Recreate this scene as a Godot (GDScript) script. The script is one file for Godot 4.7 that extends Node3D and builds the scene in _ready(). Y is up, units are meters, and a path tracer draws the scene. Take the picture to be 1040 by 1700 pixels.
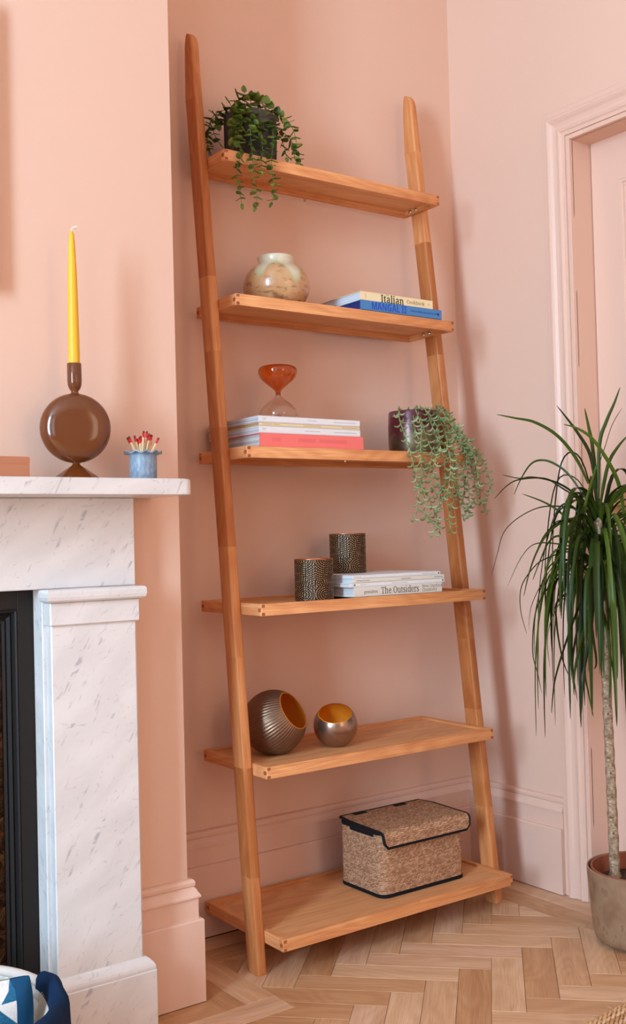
extends Node3D

# ---------------------------------------------------------------- mesh builder
class MB:
	var v := PackedVector3Array()
	var n := PackedVector3Array()
	var uv := PackedVector2Array()
	var uo := Vector2.ZERO

	func tri(a: Vector3, b: Vector3, c: Vector3, na: Vector3, nb: Vector3, nc: Vector3, ua := Vector2.ZERO, ub := Vector2.ZERO, uc := Vector2.ZERO) -> void:
		if (b - a).cross(c - a).dot(na + nb + nc) > 0.0:
			v.append_array([a, c, b]); n.append_array([na, nc, nb]); uv.append_array([ua + uo, uc + uo, ub + uo])
		else:
			v.append_array([a, b, c]); n.append_array([na, nb, nc]); uv.append_array([ua + uo, ub + uo, uc + uo])

	func quad(a: Vector3, b: Vector3, c: Vector3, d: Vector3, nn: Vector3, ua := Vector2.ZERO, ub := Vector2.ZERO, uc := Vector2.ZERO, ud := Vector2.ZERO) -> void:
		tri(a, b, c, nn, nn, nn, ua, ub, uc)
		tri(a, c, d, nn, nn, nn, ua, uc, ud)

	func mesh(off := Vector3.ZERO) -> ArrayMesh:
		var arr := []
		arr.resize(Mesh.ARRAY_MAX)
		if off != Vector3.ZERO:
			for i in v.size():
				v[i] -= off
		arr[Mesh.ARRAY_VERTEX] = v
		arr[Mesh.ARRAY_NORMAL] = n
		arr[Mesh.ARRAY_TEX_UV] = uv
		var m := ArrayMesh.new()
		m.add_surface_from_arrays(Mesh.PRIMITIVE_TRIANGLES, arr)
		return m

	func _u(p: Vector3, ax: int, g: int) -> Vector2:
		var o := []
		for k in 3:
			if k != ax:
				o.append(k)
		if o[1] == g:
			o.reverse()
		return Vector2(p[o[0]], p[o[1]])

	# a box with chamfered edges; g is the axis of the grain
	func box(lo: Vector3, hi: Vector3, b := 0.001, g := 0, xf := Transform3D()) -> void:
		var L := [lo, hi]
		for ax in 3:
			var i := (ax + 1) % 3
			var j := (ax + 2) % 3
			for s in 2:
				var nn := Vector3.ZERO
				nn[ax] = s * 2 - 1
				var q := []
				for c in [[0, 0], [1, 0], [1, 1], [0, 1]]:
					var p := Vector3.ZERO
					p[ax] = L[s][ax]
					p[i] = L[c[0]][i] - (c[0] * 2 - 1) * b
					p[j] = L[c[1]][j] - (c[1] * 2 - 1) * b
					q.append(p)
				quad(xf * q[0], xf * q[1], xf * q[2], xf * q[3], xf.basis * nn, _u(q[0], ax, g), _u(q[1], ax, g), _u(q[2], ax, g), _u(q[3], ax, g))
			if b > 0.0:
				for s in 2:
					for t in 2:   # edges along ax
						var nn := Vector3.ZERO
						nn[i] = s * 2 - 1; nn[j] = t * 2 - 1
						nn = nn.normalized()
						var q := []
						for c in [[0, 0], [1, 0], [1, 1], [0, 1]]:
							var p := Vector3.ZERO
							p[ax] = L[c[0]][ax] - (c[0] * 2 - 1) * b
							p[i] = L[s][i] - ((s * 2 - 1) * b if c[1] else 0.0)
							p[j] = L[t][j] - (0.0 if c[1] else (t * 2 - 1) * b)
							q.append(p)
						quad(xf * q[0], xf * q[1], xf * q[2], xf * q[3], xf.basis * nn, _u(q[0], i, g), _u(q[1], i, g), _u(q[2], i, g), _u(q[3], i, g))
		if b > 0.0:
			for k in 8:
				var s := Vector3(k & 1, (k >> 1) & 1, (k >> 2) & 1)
				var c := Vector3(L[int(s.x)].x, L[int(s.y)].y, L[int(s.z)].z)
				var d := (s * 2.0 - Vector3.ONE) * b
				var nn := (d).normalized()
				tri(xf * (c - Vector3(0, d.y, d.z)), xf * (c - Vector3(d.x, 0, d.z)), xf * (c - Vector3(d.x, d.y, 0)), xf.basis * nn, xf.basis * nn, xf.basis * nn)

	static func ribbed(rib: Array, t: float, p: Vector2) -> float:
		# rib: share of the radius, count, wobble, height of one wobble
		return p.x * (1.0 + rib[0] * sin(rib[1] * t + rib[2] * sin(p.y * rib[3] + 2.0 * sin(t * 2.0))))

	# turned shape: profile of (radius, height) from one end to the other
	func lathe(prof: Array, segs := 48, xf := Transform3D(), smooth := 40.0, rib := []) -> void:
		var m := prof.size()
		var en := []
		for i in m - 1:
			var d: Vector2 = prof[i + 1] - prof[i]
			en.append(Vector2(d.y, -d.x).normalized())
		var len := [0.0]
		for i in m - 1:
			len.append(len[i] + (prof[i + 1] - prof[i]).length())
		var cs := cos(deg_to_rad(smooth))
		var flip := 1.0
		# which side is outside: turn of the profile as a closed loop with the axis
		var area := 0.0
		for i in m:
			var a: Vector2 = prof[i]
			var b: Vector2 = prof[(i + 1) % m]
			area += a.cross(b)
		if area < 0.0:
			flip = -1.0
		for i in m - 1:
			var n0: Vector2 = en[i]
			var n1: Vector2 = en[i]
			if i > 0 and en[i - 1].dot(en[i]) > cs:
				n0 = (en[i - 1] + en[i]).normalized()
			if i < m - 2 and en[i + 1].dot(en[i]) > cs:
				n1 = (en[i + 1] + en[i]).normalized()
			for k in segs:
				var t0 := TAU * k / segs
				var t1 := TAU * (k + 1) / segs
				var P := []
				var N := []
				for c in [[i, t0, n0], [i, t1, n0], [i + 1, t1, n1], [i + 1, t0, n1]]:
					var p: Vector2 = prof[c[0]]
					var r := p.x
					if not rib.is_empty():
						r = ribbed(rib, c[1], p)
					P.append(xf * Vector3(r * cos(c[1]), p.y, r * sin(c[1])))
					N.append((xf.basis * Vector3(c[2].x * cos(c[1]), c[2].y, c[2].x * sin(c[1]))).normalized() * flip)
				if not rib.is_empty():
					var q := 0.0005
					for z in 4:
						var c: Array = [[i, t0], [i, t1], [i + 1, t1], [i + 1, t0]][z]
						var p: Vector2 = prof[c[0]]
						if p.x > 0.001:
							var dr: float = (ribbed(rib, c[1] + q, p) - ribbed(rib, c[1] - q, p)) / (2.0 * q) / p.x
							var tang := xf.basis * Vector3(-sin(c[1]), 0, cos(c[1]))
							N[z] = (N[z] - tang * dr).normalized()
				var u := [Vector2(t0 / TAU, len[i] / len[m - 1]), Vector2(t1 / TAU, len[i] / len[m - 1]), Vector2(t1 / TAU, len[i + 1] / len[m - 1]), Vector2(t0 / TAU, len[i + 1] / len[m - 1])]
				if prof[i + 1].x > 1e-6:
					tri(P[0], P[1], P[2], N[0], N[1], N[2], u[0], u[1], u[2]) if prof[i].x > 1e-6 else null
					tri(P[0], P[2], P[3], N[0], N[2], N[3], u[0], u[2], u[3])
				elif prof[i].x > 1e-6:
					tri(P[0], P[1], P[2], N[0], N[1], N[2], u[0], u[1], u[2])

	func tube(pts: Array, rad: Array, sides := 8, caps := true) -> void:
		var m := pts.size()
		var ref := Vector3(0.31, 0.2, 0.93)
		var rings := []
		var nrm := []
		var ln := 0.0
		var ls := []
		for i in m:
			var d: Vector3 = (pts[min(i + 1, m - 1)] - pts[max(i - 1, 0)]).normalized()
			var a := ref - d * ref.dot(d)
			if a.length() < 0.01:
				a = d.cross(Vector3.RIGHT)
			a = a.normalized()
			ref = a
			var b := d.cross(a)
			var rg := []
			var rn := []
			for k in sides + 1:
				var t := TAU * k / sides
				var o := a * cos(t) + b * sin(t)
				rn.append(o)
				rg.append(pts[i] + o * rad[i])
			rings.append(rg); nrm.append(rn)
			if i > 0:
				ln += (pts[i] - pts[i - 1]).length()
			ls.append(ln)
		for i in m - 1:
			for k in sides:
				var u0 := Vector2(ls[i], float(k) / sides * 0.05)
				var u1 := Vector2(ls[i + 1], float(k) / sides * 0.05)
				tri(rings[i][k], rings[i][k + 1], rings[i + 1][k + 1], nrm[i][k], nrm[i][k + 1], nrm[i + 1][k + 1], u0, u0, u1)
				tri(rings[i][k], rings[i + 1][k + 1], rings[i + 1][k], nrm[i][k], nrm[i + 1][k + 1], nrm[i + 1][k], u0, u1, u1)
		if caps:
			for e in [0, m - 1]:
				var d: Vector3 = (pts[e] - pts[1 if e == 0 else m - 2]).normalized()
				for k in sides:
					tri(pts[e], rings[e][k], rings[e][k + 1], d, d, d, Vector2(ls[e], 0), Vector2(ls[e], 0.01), Vector2(ls[e], 0.01))

	# a closed outline carried along frames [origin, ex, ey]; polys holds one outline per frame, or a single one for all
	func sweep(polys: Array, frames: Array, smooth := 0.0, caps := true) -> void:
		var m := frames.size()
		var one := polys.size() == 1
		var p0: PackedVector2Array = polys[0]
		var cnt := p0.size()
		var area := 0.0
		for i in cnt:
			area += p0[i].cross(p0[(i + 1) % cnt])
		var sg := 1.0 if area > 0.0 else -1.0
		var en := []
		for i in cnt:
			var d := p0[(i + 1) % cnt] - p0[i]
			en.append(Vector2(d.y, -d.x).normalized() * sg)
		var per := [0.0]
		for i in cnt:
			per.append(per[i] + (p0[(i + 1) % cnt] - p0[i]).length())
		var W := []
		var ls := [0.0]
		for f in m:
			var fr: Array = frames[f]
			var pl: PackedVector2Array = p0 if one else polys[f]
			var row := PackedVector3Array()
			for q in pl:
				row.append(fr[0] + fr[1] * q.x + fr[2] * q.y)
			W.append(row)
			if f > 0:
				ls.append(ls[f - 1] + (frames[f][0] - frames[f - 1][0]).length())
		var cs := cos(deg_to_rad(smooth)) if smooth > 0.0 else 2.0
		for f in m - 1:
			for i in cnt:
				var j := (i + 1) % cnt
				var a: Vector3 = W[f][i]
				var b: Vector3 = W[f][j]
				var c: Vector3 = W[f + 1][j]
				var d: Vector3 = W[f + 1][i]
				var gn := (c - a).cross(d - b)
				var ex: Vector3 = frames[f][1].normalized()
				var ey: Vector3 = frames[f][2].normalized()
				var ap: Vector3 = ex * en[i].x + ey * en[i].y
				if gn.length() < 1e-14:
					continue
				gn = gn.normalized()
				if gn.dot(ap) < 0.0:
					gn = -gn
				var ni := gn
				var nj := gn
				if smooth > 0.0:
					var pv: Vector2 = en[(i + cnt - 1) % cnt]
					var nx: Vector2 = en[j]
					if pv.dot(en[i]) > cs:
						var q: Vector2 = (pv + en[i]).normalized()
						ni = ex * q.x + ey * q.y
					if nx.dot(en[i]) > cs:
						var q: Vector2 = (nx + en[i]).normalized()
						nj = ex * q.x + ey * q.y
				var u := [Vector2(ls[f], per[i]), Vector2(ls[f], per[i + 1]), Vector2(ls[f + 1], per[i + 1]), Vector2(ls[f + 1], per[i])]
				tri(a, b, c, ni, nj, nj, u[0], u[1], u[2])
				tri(a, c, d, ni, nj, ni, u[0], u[2], u[3])
		if caps:
			for e in [0, m - 1]:
				var pl: PackedVector2Array = p0 if one else polys[e]
				var ix := Geometry2D.triangulate_polygon(pl)
				var nn: Vector3 = frames[e][1].cross(frames[e][2]).normalized()
				var al: Vector3 = frames[m - 1][0] - frames[0][0]
				if nn.dot(al) * (1.0 if e > 0 else -1.0) < 0.0:
					nn = -nn
				for k in range(0, ix.size(), 3):
					tri(W[e][ix[k]], W[e][ix[k + 1]], W[e][ix[k + 2]], nn, nn, nn, pl[ix[k]], pl[ix[k + 1]], pl[ix[k + 2]])

	# outline in plan (x, z) raised from y0 to y1 with a chamfer on top (and below)
	func slab(pl: PackedVector2Array, y0: float, y1: float, b := 0.001, both := false, smooth := 0.0) -> void:
		var ins := MB.inset(pl, b)
		var X := Vector3.RIGHT
		var Z := Vector3.BACK
		if both:
			sweep([ins, pl, pl, ins], [[Vector3(0, y0, 0), X, Z], [Vector3(0, y0 + b, 0), X, Z], [Vector3(0, y1 - b, 0), X, Z], [Vector3(0, y1, 0), X, Z]], smooth)
		else:
			sweep([pl, pl, ins], [[Vector3(0, y0, 0), X, Z], [Vector3(0, y1 - b, 0), X, Z], [Vector3(0, y1, 0), X, Z]], smooth)

	static func inset(pl: PackedVector2Array, d: float) -> PackedVector2Array:
		var out := PackedVector2Array()
		var c := pl.size()
		var area := 0.0
		for i in c:
			area += pl[i].cross(pl[(i + 1) % c])
		var sg := 1.0 if area > 0.0 else -1.0
		for i in c:
			var e0 := (pl[i] - pl[(i + c - 1) % c]).normalized()
			var e1 := (pl[(i + 1) % c] - pl[i]).normalized()
			var n0 := Vector2(-e0.y, e0.x) * sg
			var n1 := Vector2(-e1.y, e1.x) * sg
			var s := n0 + n1
			out.append(pl[i] + s * (d / maxf(0.25, 0.5 * s.length_squared())))
		return out


# ---------------------------------------------------------------- naming
var used := {}
var rng := RandomNumberGenerator.new()

func numbered(called: String) -> String:
	var k: int = used.get(called, 0)
	used[called] = k + 1
	return called if k == 0 else "%s_%03d" % [called, k]

func tag(o: Node, label: String, category: String, group := "", kind := "") -> void:
	if label: o.set_meta("label", label)
	if category: o.set_meta("category", category)
	if group: o.set_meta("group", group)
	if kind: o.set_meta("kind", kind)

func thing(called: String, label: String, category: String, at: Vector3, group := "") -> Node3D:
	var o := Node3D.new()
	o.name = numbered(called)
	o.position = at
	tag(o, label, category, group)
	add_child(o, true)
	return o

# commit a mesh built in world coordinates as a part of its parent
func part(called: String, mb: MB, mat: Material, parent: Node3D, off := Vector3.ZERO) -> MeshInstance3D:
	var o := MeshInstance3D.new()
	o.mesh = mb.mesh(off)
	o.material_override = mat
	var k := 0
	var nm := called
	while parent.has_node(NodePath(nm)):
		k += 1
		nm = "%s_%03d" % [called, k]
	o.name = nm
	parent.add_child(o, true)
	return o

func put(called: String, mesh: Mesh, mat: Material, parent: Node3D, xf: Transform3D, n := -1) -> MeshInstance3D:
	var o := MeshInstance3D.new()
	o.mesh = mesh
	o.material_override = mat
	o.transform = xf
	o.name = called if n <= 0 else "%s_%03d" % [called, n]
	parent.add_child(o, true)
	return o

func struct(called: String, mb: MB, mat: Material, label := "", cat := "") -> MeshInstance3D:
	var o := part(called, mb, mat, self)
	tag(o, label, cat, "", "structure")
	return o

# ---------------------------------------------------------------- materials
func mat(c: Color, rough := 0.6, metal := 0.0, spec := 0.5) -> StandardMaterial3D:
	var m := StandardMaterial3D.new()
	m.albedo_color = c
	m.roughness = rough
	m.metallic = metal
	m.metallic_specular = spec
	return m

func c8(r: int, g: int, b: int) -> Color:
	return Color(r / 255.0, g / 255.0, b / 255.0)

func noise_bytes(w: int, h: int, freq: float, oct := 4, sd := 1, ridged := false) -> PackedByteArray:
	var f := FastNoiseLite.new()
	f.seed = sd
	f.noise_type = FastNoiseLite.TYPE_SIMPLEX_SMOOTH
	f.frequency = freq
	f.fractal_type = FastNoiseLite.FRACTAL_RIDGED if ridged else FastNoiseLite.FRACTAL_FBM
	f.fractal_octaves = oct
	var im := f.get_seamless_image(w, h)
	im.convert(Image.FORMAT_L8)
	return im.get_data()

func stretched(w: int, h: int, sw: int, sh: int, freq: float, oct: int, sd: int) -> PackedByteArray:
	var f := FastNoiseLite.new()
	f.seed = sd
	f.frequency = freq
	f.fractal_octaves = oct
	var im := f.get_seamless_image(sw, sh)
	im.convert(Image.FORMAT_L8)
	im.resize(w, h, Image.INTERPOLATE_CUBIC)
	return im.get_data()

func tex_from(w: int, h: int, by: PackedByteArray) -> ImageTexture:
	return ImageTexture.create_from_image(Image.create_from_data(w, h, false, Image.FORMAT_RGB8, by))

func wood_tex(light: Color, dark: Color, sd: int) -> ImageTexture:
	var W := 512
	var H := 512
	var a := stretched(W, H, 96, H, 0.012, 4, sd)
	var b := stretched(W, H, 26, H, 0.22, 3, sd + 7)
	var c := stretched(W, H, 128, 128, 0.012, 2, sd + 13)
	var d := stretched(W, H, 60, H, 0.3, 1, sd + 17)
	var by := PackedByteArray()
	by.resize(W * H * 3)
	for y in H:
		for x in W:
			var i := y * W + x
			var ring := sin((c[i] / 255.0) * 34.0 + TAU * y / H * 3.0)
			var t := 0.55 + (a[i] / 255.0 - 0.5) * 0.42 + (b[i] / 255.0 - 0.5) * 0.5 + ring * 0.08
			if d[i] > 186:
				t -= (d[i] - 186) / 255.0 * 1.3
			t = clampf(t, 0.0, 1.0)
			var q := dark.lerp(light, t)
			by[i * 3] = int(q.r * 255.0)
			by[i * 3 + 1] = int(q.g * 255.0)
			by[i * 3 + 2] = int(q.b * 255.0)
	return tex_from(W, H, by)

func wood(t: Texture2D, tint: Color, rough := 0.5, sc := Vector3(0.9, 3.4, 1)) -> StandardMaterial3D:
	var m := mat(tint, rough, 0.0, 0.42)
	m.albedo_texture = t
	m.uv1_scale = sc
	return m

func marble_mat() -> StandardMaterial3D:
	var W := 1024
	var a := noise_bytes(W, W, 0.004, 5, 3)
	var r := noise_bytes(W, W, 0.011, 4, 9, true)
	var f := noise_bytes(W, W, 0.02, 3, 21)
	var s := stretched(W, W, 1024, 128, 0.03, 3, 31)
	var by := PackedByteArray()
	by.resize(W * W * 3)
	for y in W:
		for x in W:
			# shear the lookup so that the veins run on a slant
			var xs := (x + y + (a[y * W + x] >> 2)) % W
			var i := y * W + xs
			var vein := clampf((r[i] / 255.0 - 0.80) * 5.0, 0.0, 1.0) * clampf((f[y * W + x] / 255.0 - 0.40) * 4.0, 0.0, 1.0)
			var fleck := clampf((s[y * W + ((x + (y >> 1)) % W)] / 255.0 - 0.685) * 6.0, 0.0, 1.0) * clampf((f[i] / 255.0 - 0.46) * 5.0, 0.0, 1.0)
			var cloud := (a[i] / 255.0 - 0.5) * 0.07
			var k := clampf(vein * 0.42 + fleck * 0.4, 0.0, 0.55)
			var q := Color(0.90 + cloud, 0.865 + cloud, 0.85 + cloud).lerp(Color(0.52, 0.50, 0.53), k)
			var o := (y * W + x) * 3
			by[o] = int(clampf(q.r, 0, 1) * 255.0)
			by[o + 1] = int(clampf(q.g, 0, 1) * 255.0)
			by[o + 2] = int(clampf(q.b, 0, 1) * 255.0)
	var m := mat(Color.WHITE, 0.28, 0.0, 0.5)
	m.albedo_texture = tex_from(W, W, by)
	m.uv1_triplanar = true
	m.uv1_world_triplanar = true
	m.uv1_triplanar_sharpness = 8.0
	m.uv1_scale = Vector3(1.6, 1.6, 1.6)
	return m

# weave: slanting twisted rows; returns colour and height
func weave_mat(c0: Color, c1: Color, rows: int, cols: int, sc: Vector3, hs: float, slant := 0.35) -> StandardMaterial3D:
	var W := 512
	var nb := noise_bytes(W, W, 0.05, 3, 41)
	var n2 := noise_bytes(W, W, 0.012, 3, 43)
	var by := PackedByteArray(); by.resize(W * W * 3)
	var hb := PackedByteArray(); hb.resize(W * W)
	for y in W:
		for x in W:
			var i := y * W + x
			var ry := fposmod(float(y) / W * rows + (n2[i] / 255.0 - 0.5) * 0.5, rows)
			var row := int(ry)
			var fy := ry - row
			var ph := float(x) / W * cols + fy * slant + (0.5 if row % 2 else 0.0)
			var fx := fposmod(ph, 1.0)
			var h := sqrt(maxf(0.0, 1.0 - pow(fy * 2.0 - 1.0, 2.0))) * (0.45 + 0.55 * sqrt(maxf(0.0, 1.0 - pow(fx * 2.0 - 1.0, 2.0))))
			h = clampf(h * (0.75 + nb[i] / 255.0 * 0.5), 0.0, 1.0)
			var hsh := fposmod(sin(float(int(ph)) * 12.9898 + row * 78.233) * 43758.5453, 1.0)
			var t := clampf(0.15 + h * 0.5 + (hsh - 0.5) * 0.55 + (nb[i] / 255.0 - 0.5) * 0.4, 0.0, 1.0)
			var q := c0.lerp(c1, t)
			by[i * 3] = int(q.r * 255.0); by[i * 3 + 1] = int(q.g * 255.0); by[i * 3 + 2] = int(q.b * 255.0)
			hb[i] = int(h * 255.0)
	var m := mat(Color.WHITE, 0.85, 0.0, 0.25)
	m.albedo_texture = tex_from(W, W, by)
	m.heightmap_enabled = true
	m.heightmap_texture = ImageTexture.create_from_image(Image.create_from_data(W, W, false, Image.FORMAT_L8, hb))
	m.heightmap_scale = hs
	m.uv1_scale = sc
	return m

func bez(pts: Array, n: int) -> Array:
	# Catmull-Rom through the points
	var out := []
	var m := pts.size()
	for i in m - 1:
		var p0: Vector3 = pts[max(i - 1, 0)]
		var p1: Vector3 = pts[i]
		var p2: Vector3 = pts[i + 1]
		var p3: Vector3 = pts[min(i + 2, m - 1)]
		for k in n:
			var t := float(k) / n
			out.append(0.5 * (2.0 * p1 + (p2 - p0) * t + (2.0 * p0 - 5.0 * p1 + 4.0 * p2 - p3) * t * t + (3.0 * p1 - p0 - 3.0 * p2 + p3) * t * t * t))
	out.append(pts[m - 1])
	return out

func V(x: float, y: float, z: float) -> Vector3:
	return Vector3(x, y, z)

func rect(x0: float, z0: float, x1: float, z1: float) -> PackedVector2Array:
	return PackedVector2Array([Vector2(x0, z0), Vector2(x1, z0), Vector2(x1, z1), Vector2(x0, z1)])

func rrect(x0: float, y0: float, x1: float, y1: float, r: float, n := 5) -> PackedVector2Array:
	var o := PackedVector2Array()
	for c in [[x1 - r, y0 + r, -0.25], [x1 - r, y1 - r, 0.0], [x0 + r, y1 - r, 0.25], [x0 + r, y0 + r, 0.5]]:
		for k in n + 1:
			var t: float = TAU * (c[2] + 0.25 * k / n)
			o.append(Vector2(c[0] + r * cos(t), c[1] + r * sin(t)))
	return o

func text_part(called: String, s: String, font: String, h: float, m: Material, parent: Node3D, at: Vector3, bold := false, widen := 1.0, align := HORIZONTAL_ALIGNMENT_LEFT) -> void:
	var t := TextMesh.new()
	var f := SystemFont.new()
	f.font_names = PackedStringArray([font])
	if bold:
		f.font_weight = 700
	t.font = f
	t.text = s
	t.font_size = 64
	t.pixel_size = h / 46.0
	t.depth = 0.0004
	t.horizontal_alignment = align
	t.vertical_alignment = VERTICAL_ALIGNMENT_CENTER
	var xf := Transform3D(Basis.from_scale(Vector3(widen, 1, 1)), at)
	put(called, t, m, parent, xf)

# ---------------------------------------------------------------- scene
var M := {}

func window_light(z0: float, z1: float, e: float, front := false) -> void:
	var l := AreaLight3D.new()
	l.name = numbered("window_daylight")
	l.area_size = Vector2(z1 - z0 - 0.1, 2.3)
	l.light_color = Color(1.0, 0.87, 0.74) if front else Color(0.735, 0.89, 1.0)
	l.light_energy = e
	l.area_range = 12.0
	l.area_attenuation = 2.0
	l.shadow_enabled = true
	l.position = Vector3((z0 + z1) / 2, 1.85, 5.93) if front else Vector3(-4.13, 1.85, (z0 + z1) / 2)
	l.rotation_degrees = Vector3(0, 0, 0) if front else Vector3(0, -90, 0)
	add_child(l, true)

func _ready() -> void:
	rng.seed = 20
	var cam := Camera3D.new()
	cam.name = "camera"
	cam.keep_aspect = Camera3D.KEEP_HEIGHT
	cam.fov = rad_to_deg(2.0 * atan(850.0 / 1795.349))
	cam.near = 0.05
	# right, up and backward axes measured from the lines of the room
	cam.transform = Transform3D(Basis(V(0.81164848, -0.02578933, 0.5835766), V(0.00656841, 0.99936473, 0.03502833), V(-0.58410923, -0.02459752, 0.81130227)).orthonormalized(), V(-1.3241, 0.9671, 2.3514))
	add_child(cam)
	cam.current = true
	var we := WorldEnvironment.new()
	we.name = "world"
	var env := Environment.new()
	env.background_mode = Environment.BG_SKY
	var sky := Sky.new()
	var psm := ProceduralSkyMaterial.new()
	psm.sky_top_color = Color(0.50, 0.66, 0.90)
	psm.sky_horizon_color = Color(0.86, 0.91, 0.97)
	psm.ground_bottom_color = Color(0.42, 0.42, 0.42)
	psm.ground_horizon_color = Color(0.7, 0.72, 0.74)
	psm.sky_energy_multiplier = 0.4
	sky.sky_material = psm
	env.sky = sky
	env.tonemap_mode = Environment.TONE_MAPPER_LINEAR
	env.tonemap_exposure = 1.03
	env.sdfgi_enabled = true
	env.ssao_enabled = true
	env.ssil_enabled = true
	we.environment = env
	add_child(we)
	window_light(1.85, 2.65, 25.0)
	window_light(3.70, 5.30, 3.6)
	window_light(-0.6, 0.6, 2.9, true)
	make_materials()
	room()
	floor_planks()
	door()
	fireplace()
	ladder()
	shelf_things()
	mantel_things()
	floor_things()

func make_materials() -> void:
	var oak := wood_tex(Color(1.0, 0.775, 0.57), Color(0.76, 0.465, 0.28), 5)
	var oak2 := wood_tex(Color(0.98, 0.87, 0.765), Color(0.78, 0.62, 0.49), 77)
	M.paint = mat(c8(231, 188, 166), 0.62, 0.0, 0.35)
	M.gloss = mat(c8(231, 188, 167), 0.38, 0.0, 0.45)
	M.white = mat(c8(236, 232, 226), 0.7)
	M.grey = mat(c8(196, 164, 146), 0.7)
	M.sash = mat(c8(238, 236, 232), 0.4)
	M.marble = marble_mat()
	M.rail = [wood(oak, c8(226, 200, 174), 0.42), wood(oak, c8(216, 184, 152), 0.42), wood(oak, c8(240, 218, 194), 0.42), wood(oak, c8(206, 172, 138), 0.42)]
	M.tray = wood(oak, c8(255, 240, 224), 0.45)
	M.tray2 = wood(oak, c8(242, 220, 196), 0.45)
	M.panel = wood(oak2, c8(250, 206, 164), 0.5)
	M.endgrain = wood(oak, c8(190, 150, 126), 0.6)
	M.plank = []
	for c in [c8(244, 222, 202), c8(234, 206, 180), c8(250, 232, 214), c8(228, 200, 174), c8(246, 226, 214), c8(222, 190, 160)]:
		M.plank.append(wood(oak2, c, 0.45, Vector3(1.1, 3.0, 1)))
	M.chrome = mat(c8(206, 200, 190), 0.18, 1.0)
	M.brass = mat(c8(222, 198, 152), 0.34, 0.75)
	M.glass = mat(Color(0.95, 0.97, 1.0, 0.06), 0.02)
	M.glass.transparency = BaseMaterial3D.TRANSPARENCY_ALPHA
	M.black = mat(c8(24, 23, 24), 0.8, 0.0, 0.3)

func boxes(list: Array) -> MB:
	var b := MB.new()
	for q in list:
		b.box(q[0], q[1], 0.0)
	return b

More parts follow.
